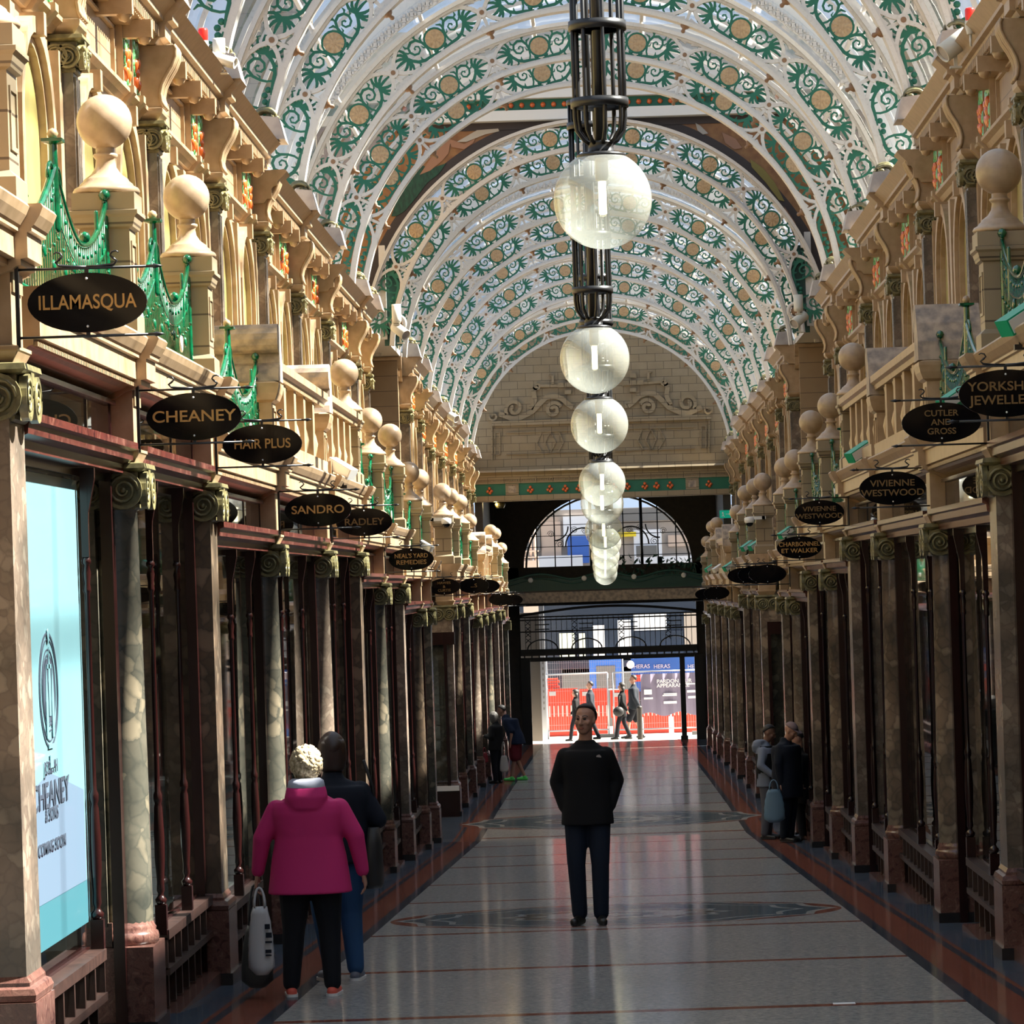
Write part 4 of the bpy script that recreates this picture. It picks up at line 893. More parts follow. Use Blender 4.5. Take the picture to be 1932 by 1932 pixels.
# lunette ironwork
t = thing('lunette_grille', 'black iron art nouveau grille filling the arched window', 'grille', (lx, YE, lz))
mb = MB()
for q, x in enumerate((-1.95, -1.45, -1.0, -.45, 0, .45, .95, 1.4, 1.9)):
    h = lr*.86*math.sqrt(max(0, 1-(x/lr)**2)); mb.tube([(x, 0, 0), (x, 0, h)], .045 if q in (3, 6) else .018, 5)
for z in (.25, .55, .85, 1.15, 1.4): h = lr*math.sqrt(max(0, 1-(z/lr/.86)**2)); mb.tube([(-h, 0, z), (h, 0, z)], .014, 4)
for sg in (-1, 1):
    mb.tube([(sg*(.45+.2+.5*math.cos(a)), 0, .55+.5*math.sin(a)) for a in [i*.25 for i in range(13)]], .022, 5)
    for cx, cz_, r in ((.9, 1.0, .1), (.62, .95, .09), (1.3, .62, .12), (1.55, .9, .1)): mb.tube([(sg*(cx+r*(1-i/20)*math.cos(i*.7)), 0, cz_+r*(1-i/20)*math.sin(i*.7)) for i in range(18)], .010, 4)
    mb.tube([(sg*(1.45-.38*math.cos(a)), 0, 1.1-.38*math.sin(a)) for a in [i*.2 for i in range(9)]], .022, 5)
mb.tube([(lr*.97*math.cos(PI*i/24), 0, lr*.86*.97*math.sin(PI*i/24)) for i in range(25)], .03, 5)
mb.tube([(.2+.32*math.cos(a), 0, .45+.34*math.sin(a)) for a in [1.2+i*.3 for i in range(16)]], .03, 5)
ob('bars', mb.mesh('bars', 'iron'), t)
# transom grille, black beam, door bars
t = thing('transom_grille', 'wide black iron transom grille above the street opening', 'grille', (0, YE-.1, 0))
mb = MB(); ty0 = e2(1147, 1222)[1]; ty1 = e2(1147, 1160)[1]; x0, x1 = dl, dr_
for z in (ty0, ty1, ty1-.08, (ty0+ty1)/2+.05): mb.box(x0, x1, -.02, .02, z-.02, z+.02)
k = 34
for i in range(k+1):
    x = x0+(x1-x0)*i/k; mb.box(x-.008, x+.008, -.01, .01, ty0, ty1)
    if i % 9 in (1, 2): 
        for z in range(4): mb.tube([(x, 0, ty0+.2+z*.16), (x+(.13 if i % 9 == 1 else -.13)*1, 0, ty0+.32+z*.16)], .014, 4)
for q in range(4): cx = x0+(x1-x0)*(q+.5)/4; mb.tube([(cx+.42*math.cos(PI*i/12), 0, ty0+.28*math.sin(PI*i/12)) for i in range(13)], .02, 5)
for q in range(4):
    for z in (.55, .68): cx = x0+(x1-x0)*(q+.5)/4; mb.box(cx-.2, cx+.2, -.015, .015, ty0+z, ty0+z+.03)
n = 20; cu = [(x0+(x1-x0)*i/n, ty1+.05+.20*math.sin(PI*i/n)) for i in range(n+1)]
mb.ribbon(cu, .07, -.06, .06)
ob('bars', mb.mesh('bars', 'iron'), t)
mb = MB(); b0 = e2(1147, 1233)[1]; mb.box(x0, x1, -.1, .1, ty0-.16, ty0); mb.box(x0, x1, -.08, .08, b0-.16, b0-.05); 
for i in range(24): x = x0+(x1-x0)*(i+.5)/24; mb.box(x-.02, x+.02, -.03, .03, b0-.1, ty0-.1)
o = ob('black_beam', mb.mesh('black_beam', 'iron'), None, (0, YE-.1, 0)); tag(o, 'double black beam across the top of the street opening', 'beam')
for nm, xa, xb, lab in (('door_post', 1276, 1296, 'slim black post standing in the opening, shaded side'),):
    p = PX((xa+xb)/2, 1300, YE-.3); zf = zfl(YE); mb = MB(); mb.box(-.07, .07, -.05, .05, 0, b0-zf-.05); mb.box(-.1, .1, -.08, .08, 0, .12)
    o = ob(nm, mb.mesh(nm, 'iron'), None, (p.x+.04, YE-.3, zf)); tag(o, lab, 'post')
for sg, (xa, xb) in ((-1, (984, 1002)), (1, (1312, 1330))):
    pa, pb = PX(xa, 1300, YE-.2), PX(xb, 1300, YE-.2); mb = MB(); mb.box(pa.x, pb.x, -.1, .1, 0, b0-zfl(YE)-.1)
    o = ob('door_jamb', mb.mesh('door_jamb', 'iron'), None, (0, YE-.2, zfl(YE))); tag(o, f"black jamb of the street opening, {SIDE[sg]} side", 'jamb')
# ------------------------------------------------------------------ hanging signs
def text_mesh(txt, size, fontw=1.0, ext=.003, al='CENTER'):
    cu = bpy.data.curves.new('lettering', 'FONT'); cu.body = txt; cu.size = size; cu.align_x = al; cu.align_y = 'CENTER'; cu.extrude = ext; cu.space_line = .8; cu.offset = size*.012
    return cu
def text(name, txt, size, m, parent, loc, rot=(PI/2, 0, 0), sx=1.0, ext=.003, al='CENTER'):
    cu = text_mesh(txt, size, ext=ext, al=al); cu.materials.append(M[m]); o = bpy.data.objects.new(name, cu); COL.objects.link(o); bpy.context.view_layer.update()
    me = bpy.data.meshes.new_from_object(o); bpy.data.objects.remove(o); o = ob(name, me, parent, loc); o.rotation_euler = rot; o.scale = (sx, 1, 1); return o
mb = MB(); n = 40; mb.prism([(.25*math.cos(2*PI*i/n), .125*math.sin(2*PI*i/n)) for i in range(n)], -.009, .009, 'y'); BOARD = mb.mesh('board', 'gloss')
def bracket(sg):
    """sg: direction from the board to the column (+1 = towards +x)"""
    mb = MB()
    for z in (.145, -.140):
        mb.tube([(sg*.30, 0, z), (-sg*.27, 0, z)], .006, 6); mb.lathe([(.002, 0), (.012, .03), (.006, .05)], 6, 0, 0) if False else None
        mb.tube([(-sg*.25, 0, z), (-sg*.275, 0, z), (-sg*.285, 0, z), (-sg*.32, 0, z)], [.006, .007, .011, .001], 6)
        mb.box(-.008, .008, -.007, .007, min(z, z*.8), max(z, z*.8))
    mb.box(sg*.285, sg*.30, -.012, .012, -.18, .19)
    for e in (-1, 1):
        pts = [(0, .150), (e*.06, .152), (e*.115, .158), (e*.128, .172), (e*.112, .184), (e*.100, .196), (e*.108, .210), (e*.125, .214), (e*.137, .207)]
        mb.tube([(a, 0, b) for a, b in pts], [.006, .006, .006, .006, .006, .005, .005, .004, .003], 6)
    return mb.mesh('bracket', 'iron')
BR = {1: bracket(1), -1: bracket(-1)}
SIGNS = [(-1, 15.75, 165, 571, ['ILLAMASQUA'], 'dim gold word, first'), (-1, 19.75, 366, 786, ['CHEANEY'], 'seven bright gold letters, second'), (-1, 23.65, 495, 838, ['HAIR PLUS'], 'two short gold words, third'),
         (-1, 28.2, 600, 962, ['SANDRO'], 'six dim gold letters, fourth'), (-1, 33.4, 687, 985, ['RADLEY'], 'six coppery letters, fifth'), (-1, 41.8, 776, 1055, ["NEAL'S YARD", 'REMEDIES'], 'two bright lines of lettering, sixth'),
         (-1, 57.5, 838, 1107, ['HAWES', '&', 'CURTIS'], 'three lines of lettering, seventh'), (-1, 61.5, 894, 1105, ['...S'], 'mostly hidden lettering, eighth'), (-1, 68.3, 917, 1106, [''], 'no readable lettering, ninth'),
         (-1, 77.5, 945, 1131, [''], 'small and blank, tenth'), (-1, 86.7, 966, 1132, [''], 'tiny and blank, eleventh'),
         (1, 19.75, 1898, 742, ['YORKSHIRE', 'JEWELLERY'], 'two large lines at the picture edge, first'), (1, 23.65, 1776, 797, ['CUTLER', 'AND', 'GROSS'], 'three lines of lettering, second'), (1, 28.2, 1684, 921, ['VIVIENNE', 'WESTWOOD'], 'two lines of lettering, third'),
         (1, 37.8, 1546, 967, ['VIVIENNE', 'WESTWOOD'], 'two dim lines of lettering, fourth'), (1, 41.8, 1508, 1033, ['CHARBONNEL', 'ET WALKER'], 'two gold lines of lettering, fifth'), (1, 49.7, 1448, 1083, [''], 'almost plain black, sixth'),
         (1, 52.7, 1426, 1084, [''], 'plain black, seventh'), (1, 60.2, 1402, 1086, [''], 'plain black, eighth'), (1, 73, 1352, 1119, [''], 'plain black, ninth'), (1, 81.6, 1333, 1121, [''], 'plain black, tenth')]
for sg, Y, x, y, ls, lab in SIGNS:
    p = PX(x, y, Y)
    t = thing('hanging_sign', f"oval black sign, {lab} from the camera, {SIDE[sg]} side", 'sign', p, 0, 'oval shop signs')
    put(t, [('board', BOARD), ('bracket', BR[-1 if sg < 0 else 1])])
    if ls != ['']:
        k = len(ls); sz = {1: .085, 2: .068, 3: .054}[k]
        for q, l in enumerate(ls):
            wfac = min(1.15, .44/(len(l)*sz*.64)) if k < 3 else 1.1
            text('lettering', l, sz, 'gold' if 'bright' in lab or 'gold' in lab else 'golddim', t, (0, -.011, ((k-1)/2-q)*sz*1.05), sx=wfac)
    st = MB(); st.sphere((0, -.012, .10), .006, 6); st.sphere((0, -.012, -.10), .006, 6); ob('stud', st.mesh('stud', 'tagw'), t)

# ------------------------------------------------------------------ cyan poster in the first window, things seen in the shops
M['cyan'] = mat('cyan_vinyl', (.145, .29, .33), .3, coat=.3); M['tealshade'] = mat('shaded_teal_vinyl', (.045, .145, .18), .3, coat=.3); M['lilacshade'] = mat('shaded_lilac_vinyl', (.115, .17, .24), .3, coat=.3); M['ink'] = mat('poster_ink', (.03, .04, .06), .5)  # lower vinyl tones paint the weaker sun and reflections on the poster
Xp = -2.60; ya, yb = 16.2, 18.62
def pz(x, y): # pixel on the glass plane X = Xp -> (Y, z)
    for k in range(1): pass
    dx, dy = x - VX, y - VY; xr = dx*math.cos(ROLL) - dy*math.sin(ROLL); Y = Xp*F/xr
    return Y, EYE - (dx*math.sin(ROLL) + dy*math.cos(ROLL))*Y/F
t = thing('window_poster', 'pale cyan shop window poster with an oval crest and dark lettering', 'poster', (Xp, 17.4, 0))
zt_, zb_ = GT[2]-.78, zfl(18.6)+.66; zm = pz(110, 1690)[1]; zl = pz(110, 1500)[1]
mb = MB(); mb.box(-.02, 0, ya-17.4, yb-17.4, zm, zt_, 0); mb.box(-.02, 0, ya-17.4, yb-17.4, zb_, zm, 1); mb.add([(.002, ya-17.4, zm), (.002, yb-17.5, zm), (.002, yb-17.5, zl-.02), (.002, (ya+yb)/2-17.4, zl+.12), (.002, ya-17.4, zl)], [(0, 1, 2, 3, 4)], 2)
ob('vinyl', mb.mesh('vinyl', ['cyan', 'tealshade', 'lilacshade']), t)
Yc, Zc = pz(91, 1302); mb = MB(); Hh = pz(91, 1195)[1]-Zc; Wh = .29
def ell(f_, n=40): return [(Wh*f_*math.cos(2*PI*i/n), Hh*f_*math.sin(2*PI*i/n)) for i in range(n+1)]
T3 = lambda a, b: (a, b)
em = MB()
for f_, w_ in ((1, .012), (.9, .006), (.72, .006), (.62, .01)): em.ribbon(ell(f_), w_, 0, .003)
k = 40; e = ell(.58, k)[:-1]; em.add([(a, 0, b) for a, b in e], [tuple(range(k))])
me = em.mesh('crest', 'ink'); o = ob('crest', me, t, (.004, Yc-17.4, Zc), PI/2)
em = MB()
for dx, z0, z1 in ((-.09, -.22, .12), (.09, -.22, .12), (0, -.12, .2)): em.prism([(dx-.03, z0), (dx+.03, z0), (dx+.035, (z0+z1)/2), (dx, z1), (dx-.035, (z0+z1)/2)], -.004, -.001, 'y')
em.box(-.08, .08, -.004, -.001, -.27, -.25); em.box(-.05, .05, -.004, -.001, -.36, -.30); em.box(-.06, .06, -.004, -.001, .10, .12); em.sphere((0, -.003, .25), .03, 8, 0, (1, .1, 1.3))
ob('crest_figures', em.mesh('crest_figures', 'cyan'), t, (.004, Yc-17.4, Zc), PI/2)
for tx, px_, py, sz, sxx in (('JOSEPH', 94, 1448, .085, 1.5), ('CHEANEY', 95, 1500, .17, 1.5), ('& SONS', 96, 1536, .085, 1.4), ('COMING SOON', 97, 1596, .08, 1.5)):
    Y_, z_ = pz(px_, py); text('lettering', tx, sz, 'ink', t, (.006, Y_-17.4, z_), (PI/2, 0, PI/2), sxx, .001)
# counter and mannequin glimpsed behind the second shopfront, small lit lamps
o = thing('display_counter', 'white display counter glimpsed behind the second sunlit window', 'counter', (-3.35, 22.9, zfl(22.9)+.05)); mb = MB(); mb.box(-.5, .35, -.3, .3, 0, .82, 1); mb.box(-.53, .38, -.33, .33, .82, .87, 0); mb.box(.2, .3, -.31, -.3, .02, .8, 0)
ob('top', mb.mesh('top', ['tagw', 'grime']), o)

# ------------------------------------------------------------------ globe lamps hung down the middle
GL = [(22.9, 1137, 377), (32.3, 1122, 677), (39.1, 1131, 801), (48, 1136, 911), (52.4, 1136, 950), (60.4, 1139, 1001), (70.5, 1142, 1024), (78.5, 1142, 1048), (87, 1142, 1067), (94, 1142, 1081), (101.5, 1142, 1092)]
mb = MB(); mb.lathe([(.10, .262), (.13, .27), (.145, .245)], 24) ; 
prof = []
for i in range(20): a = -PI/2 + (PI*.5+1.1)*i/19; prof.append((.30*math.cos(a) if i else .004, .30*math.sin(a)))
g = MB(); n = 32; vs = [(r*math.cos(2*PI*k/n), r*math.sin(2*PI*k/n), z) for r, z in prof for k in range(n)]
g.add(vs, [(j*n+k, j*n+(k+1) % n, (j+1)*n+(k+1) % n, (j+1)*n+k) for j in range(19) for k in range(n)], 0, True); GLO = g.mesh('globe', 'globe')
mb = MB(); mb.lathe([(.145, .255), (.15, .262), (.15, .275), (.12, .285), (.08, .29), (.075, .34), (.08, .35), (.03, .36)], 24); COLLAR = mb.mesh('collar', 'iron')
mb = MB(); mb.lathe([(.014, -.09), (.024, -.085), (.024, .11), (.016, .12)], 10); TUBE = mb.mesh('lamp_tube', 'lampl')
mb = MB(); mb.lathe([(.02, .11), (.04, .12), (.04, .26)], 10); SOCK = mb.mesh('socket', 'cctv')
cage = MB(); rc = .155; HT = 2.2
for k in range(8):
    a = 2*PI*k/8+.2; ca, sa = math.cos(a), math.sin(a)
    pts = [(.06*ca, .06*sa, .335), (.10*ca, .10*sa, .36), (.145*ca, .145*sa, .42), (rc*ca, rc*sa, .50), (rc*ca, rc*sa, .60), (rc*ca, rc*sa, HT)]
    cage.tube(pts, .014, 5)
for z in (.56, 1.03, 1.5, 1.97): cage.lathe([(rc-.012, z), (rc+.022, z), (rc+.022, z+.055), (rc-.012, z+.055), (rc-.012, z)], 24)
cage.tube([(0, 0, .34), (0, 0, HT)], .035, 8); cage.lathe([(.02, HT-.03), (rc+.02, HT-.02), (rc+.02, HT+.02), (.02, HT+.03)], 16); CAGE = cage.mesh('cage', 'iron')
def roofz(Y):
    for (a, b, cz) in SECT:
        if a <= Y < b: return EYE+cz+3.75
    return EYE+2.6
for i, (Y, x, y) in enumerate(GL):
    p = PX(x, y, Y)
    t = thing('globe_lamp', f"glass globe lamp on a black iron cage, {ORD[i]} from the camera in the central row", 'lamp', p, 0, 'globe lamps down the middle')
    rod = MB(); rod.tube([(0, 0, HT), (0, 0, roofz(Y)+.16-p.z)], .02, 6)
    put(t, [('globe', GLO), ('collar', COLLAR), ('lamp_tube', TUBE), ('socket', SOCK)] + ([('cage', CAGE), ('rod', rod.mesh('rod', 'iron'))] if Y < 97 else [('rod', (lambda q: (q.tube([(0, 0, .3), (0, 0, EYE+2.6-p.z)], .02, 6), q)[1])(MB()).mesh('rod', 'iron'))]))

# ------------------------------------------------------------------ spotlights, cameras, alarms
def aim(d):
    return Vector(d).to_track_quat('Z', 'Y').to_euler()
def can(name, lab, cat, p, d, r, L, m='cctv', cap_='white', group=None, stem=True):
    t = thing(name, lab, cat, p, 0, group); mb = MB(); mb.lathe([(r*.6, -L*.5), (r*.95, -L*.48), (r, -L*.3), (r, L*.5), (r*.88, L*.5), (r*.88, L*.42)], 16)
    o = ob('barrel', mb.mesh('barrel', m), t); o.rotation_euler = aim(d)
    l = MB(); l.lathe([(r*.85, L*.43), (r*.85, L*.44)], 16); q = ob('lens', l.mesh('lens', 'lead'), o)
    if stem: s_ = MB(); s_.box(-.015, .015, -.015, .015, -r*2.2, 0); s_.box(-.05, .05, -.04, .04, -r*2.4, -r*2.2); ob('mount', s_.mesh('mount', 'cctv'), t)
    return t
can('spotlight', 'cream spotlight pointing down on the sunlit cornice below a red alarm', 'spotlight', PX(418, 113, 32.2), (.8, -.2, -.25), .05, .26)
can('spotlight', 'upright cream spotlight beside the one on the sunlit cornice', 'spotlight', PX(413, 88, 32.3), (0, 0, 1), .055, .14)
can('spotlight', 'large cream spotlight tilted down on the shaded cornice', 'spotlight', PX(1802, 84, 32), (-.75, -.3, -.55), .085, .30)
can('spotlight', 'upright tall cream spotlight above the crossing corner, sunlit side', 'spotlight', PX(748, 592, 56), (0, 0, 1), .07, .28)
can('spotlight', 'tilted cream spotlight below the tall one at the crossing corner, sunlit side', 'spotlight', PX(755, 624, 56), (.6, -.6, -.5), .08, .30)
can('spotlight', 'upright cream spotlight above the crossing corner, shaded side', 'spotlight', PX(1506, 572, 56), (0, 0, 1), .07, .25)
can('spotlight', 'tilted cream spotlight at the crossing corner, shaded side', 'spotlight', PX(1508, 603, 56), (-.6, -.6, -.5), .08, .28)
can('spotlight', 'small cream spotlight near the far end of the sunlit cornice', 'spotlight', PX(855, 787, 74), (.6, -.5, -.4), .08, .2)
for x, y, Z, lab in ((383, 66, 31.8, 'red alarm light on the sunlit cornice at the top of the view'), (1830, 28, 31, 'red alarm light on the shaded cornice at the top of the view')):
    p = PX(x, y, Z); t = thing('alarm_light', lab, 'alarm', p); mb = MB(); mb.lathe([(.038, -.05), (.042, -.02), (.042, .04), (.034, .055), (.01, .06)], 14); b_ = MB(); b_.lathe([(.03, -.16), (.045, -.1), (.045, -.05)], 12); b_.tube([(0, 0, -.16), (0, 0, -.26)], .012, 6)
    put(t, [('beacon', mb.mesh('beacon', 'red')), ('base', b_.mesh('base', 'cctv'))])
def flood(x, y, Z, sg, m, lab, s_=1.0):
    p = PX(x, y, Z); t = thing('floodlight', lab, 'floodlight', p)
    mb = MB(); mb.box(-.13*s_, .13*s_, -.06*s_, .06*s_, -.05*s_, .05*s_); o = ob('housing', mb.mesh('housing', m), t); o.rotation_euler = (0, .5*(-sg), .5*sg)
    l = MB(); l.box(-.12*s_, .12*s_, -.065*s_, -.06*s_, -.04*s_, .04*s_); ob('lens', l.mesh('lens', 'white'), o); k = MB(); k.tube([(0, 0, -.04), (.0, 0, -.16*s_)], .014, 6); k.box(-.04, .04, -.03, .03, -.18*s_, -.15*s_); ob('bracket', k.mesh('bracket', 'iron'), t)
flood(645, 884, 33.8, -1, 'white', 'white floodlight box on the sunlit ledge above the dark signs'); flood(803, 1030, 50, -1, 'white', 'small white floodlight on the sunlit ledge near the two-line sign', .8)
flood(1925, 600, 21.3, 1, 'grn', 'large green floodlight box cut off at the picture edge, shaded ledge', 1.0); flood(1622, 852, 35, 1, 'grn', 'green floodlight on the shaded ledge by the balustrade end')
flood(1797, 752, 25.6, 1, 'grn', 'green floodlight behind the three-line sign on the shaded side', .8); flood(1410, 1030, 63.1, 1, 'grn', 'green floodlight above the plain black signs, shaded side', .9)
flood(1425, 1028, 60.6, 1, 'grn', 'green and white floodlight beside the dome camera, shaded side', .9); flood(1376, 1068, 72.5, 1, 'grn', 'tiny green floodlight at the far end of the shaded ledge', 1); flood(1339, 1072, 86, 1, 'grn', 'tiniest green floodlight at the far end of the shaded ledge', .9)
flood(1482, 1005, 49.7, 1, 'grn', 'green floodlight above the two-line gold sign, shaded side', .8); flood(1354, 1072, 80, 1, 'white', 'tiny white floodlight at the far end of the shaded ledge', .9)
for x, y, Z, sg, lab in ((842, 986, 60.0, -1, 'white dome camera on an arm, sunlit ledge at the crossing'), (1414, 984, 60.0, 1, 'white dome camera on an arm, shaded ledge at the crossing')):
    p = PX(x, y, Z); t = thing('dome_camera', lab, 'camera', p); mb = MB(); mb.lathe([(.07, -.02), (.08, 0), (.08, .06), (.03, .075)], 16); a = MB(); a.box(0, sg*.25, -.03, .03, .03, .08); a.box(sg*.2, sg*.26, -.03, .25, .03, .08); d_ = MB(); d_.sphere((0, 0, -.02), .062, 14)
    put(t, [('housing', mb.mesh('housing', 'white')), ('arm', a.mesh('arm', 'white')), ('dome', d_.mesh('dome', 'gloss'))])
t = thing('exit_sign', 'green emergency exit sign with running figure and arrow, far shaded side', 'sign', PX(1371, 970, 96.6)); mb = MB(); mb.box(-.18, .18, -.02, .02, -.1, .1)
M['exitg'] = mat('exit_green', (.0, .25, .16), .4, emit=(.0, .35, .22), es=.5); fg = MB(); fg.sphere((-.1, -.025, .04), .02, 8, 0, (1, .2, 1)); fg.ribbon([(-.12, .0), (-.08, .02), (-.09, -.03), (-.06, -.06)], .018, -.026, -.02); fg.ribbon([(-.09, -.03), (-.13, -.05)], .018, -.026, -.02); fg.ribbon([(-.02, 0), (.05, 0)], .012, -.026, -.02); fg.prism([(.05, -.025), (.08, 0), (.05, .025)], -.026, -.02, 'y'); fg.box(.11, .15, -.026, -.02, -.06, .06)
put(t, [('panel', mb.mesh('panel', 'exitg')), ('pictogram', fg.mesh('pictogram', 'tagw'))])
# warm wall lamp inside the entrance block
p = PX(947, 955, 97.9); t = thing('wall_lamp', 'small warm wall lamp with a dark scrolled capital below the gable, sunlit side', 'lamp', (p.x-.05, 97.9, p.z)); mb = MB(); mb.lathe([(.10, -.05), (.13, 0), (.15, .06), (.12, .09)], 10); put(t, [('capital', mb.mesh('capital', 'cap'))])
ld = bpy.data.lights.new('glow', 'POINT'); ld.energy = 10; ld.color = (1, .75, .35); ld.shadow_soft_size = .05; lo_ = bpy.data.objects.new('glow', ld); COL.objects.link(lo_); lo_.parent = t; lo_.location = (-.1, -.12, .05)
# ------------------------------------------------------------------ planting on the gallery
t = thing('gallery_plants', 'dark leafy plants standing behind the gallery railing', 'plants', PX(1240, 1078, 100.6)); t['kind'] = 'stuff'
mb = MB(); R = random.Random(9)
for k in range(170):
    x, z = R.uniform(-1.1, 1.4), R.uniform(-.25, .30)+.1*R.random(); a = R.uniform(0, 2*PI); l = R.uniform(.08, .2)
    mb.add([(x, R.uniform(-.1, .1), z), (x+l*.4*math.cos(a)-.02, 0, z+l*.5), (x+l*math.cos(a), 0, z+l*.5*math.sin(a)+.1), (x+l*.4*math.cos(a)+.03, 0, z+l*.2)], [(0, 1, 2, 3)])
o = ob('foliage', mb.mesh('foliage', 'dgreen'), t); o['kind'] = 'stuff'
# leaflet on the floor
p = PX(1593, 1905, 20.35); mb = MB(); mb.box(-.06, .06, -.03, .03, 0, .003); o = ob('paper_scrap', mb.mesh('paper_scrap', 'tagw'), None, (p.x, 20.35, zfl(20.35)+.001)); tag(o, 'small white scrap of paper lying on the terrazzo floor', 'litter')
# ------------------------------------------------------------------ people
M['skin'] = mat('skin', (.42, .22, .15), .5); M['lips'] = mat('lips', (.28, .09, .075), .5)
def cloth(name, c_, r=.8): 
    if name not in M: M[name] = mat(name, c_, r, spec=.2, bump=.55, bscale=7)
    return name
def remesh(o, vox, smooth=2, f=.5):
    r = o.modifiers.new('fuse', 'REMESH'); r.mode = 'VOXEL'; r.voxel_size = vox; r.use_smooth_shade = True
    if smooth: s_ = o.modifiers.new('soft', 'SMOOTH'); s_.iterations = smooth; s_.factor = f
def V3(*a): return Vector(a)
def hand(mb, w, e, side, curl=.5, s=1.0, palm=None, m=0):
    """w wrist, e elbow; fingers run on from the forearm; side = +1/-1 thumb side (x)"""
    d = (w-e).normalized(); n = palm or V3(0, -1, 0); n = (n - d*n.dot(d)).normalized(); u = d.cross(n).normalized()
    k0 = w + d*.085*s
    for a, b in ((-.026, .0), (-.009, .0), (.009, .0), (.026, .0)): mb.cap(w + u*a*.7*s, k0 + u*a*s, .016*s, .0135*s, 8, m)
    for q, (a, L) in enumerate(((-.033, .062), (-.011, .078), (.011, .085), (.033, .072))):
        p = k0 + u*a*s; dd = d
        for j, fr in enumerate((.42, .32, .26)):
            an = curl*(.5+.45*j)
            dd = (d*math.cos(an) + n*math.sin(an)).normalized(); p2 = p + dd*L*fr*s
            mb.cap(p, p2, (.0098-.001*j)*s, (.009-.001*j)*s, 7, m); p = p2
    tb = w + d*.025*s + u*side*.022*s; t1 = tb + (d*.7 + u*side*.7 + n*.25).normalized()*.036*s; t2 = t1 + (d*.9 + u*side*.2 + n*.4).normalized()*.03*s
    mb.cap(tb, t1, .013*s, .011*s, 8, m); mb.cap(t1, t2, .0105*s, .009*s, 8, m)
def head(mb, c_, R, m=0):
    """c_ head centre, R rotation matrix (face -Y); skull, jaw, nose, ears as one fused body"""
    def P(x, y, z): return c_ + R @ V3(x, y, z)
    def ell(x, y, z, r, sc):
        k = MB(); k.sphere((0, 0, 0), r, 16, 0, sc); mb.add([P(x+v[0], y+v[1], z+v[2]) for v in k.v], k.f, m, True)
    ell(0, .018, .03, .1, (.77, .93, .90)); ell(0, -.012, -.02, .1, (.66, .76, .92)); ell(0, -.045, -.085, .035, (1.15, .9, .8)); ell(0, -.03, -.05, .062, (.95, .9, .9))
    mb.cap(P(0, -.088, .012), P(0, -.106, -.028), .0085, .0135, 8, m); ell(.011, -.094, -.032, .010, (1, 1, .8)); ell(-.011, -.094, -.032, .010, (1, 1, .8))
    for sg in (-1, 1):
        ell(sg*.076, .012, -.008, .026, (.35, .7, 1.2)); ell(sg*.028, -.082, .026, .018, (1.3, .6, .5)); ell(sg*.04, -.062, -.02, .026, (1, .8, .9))
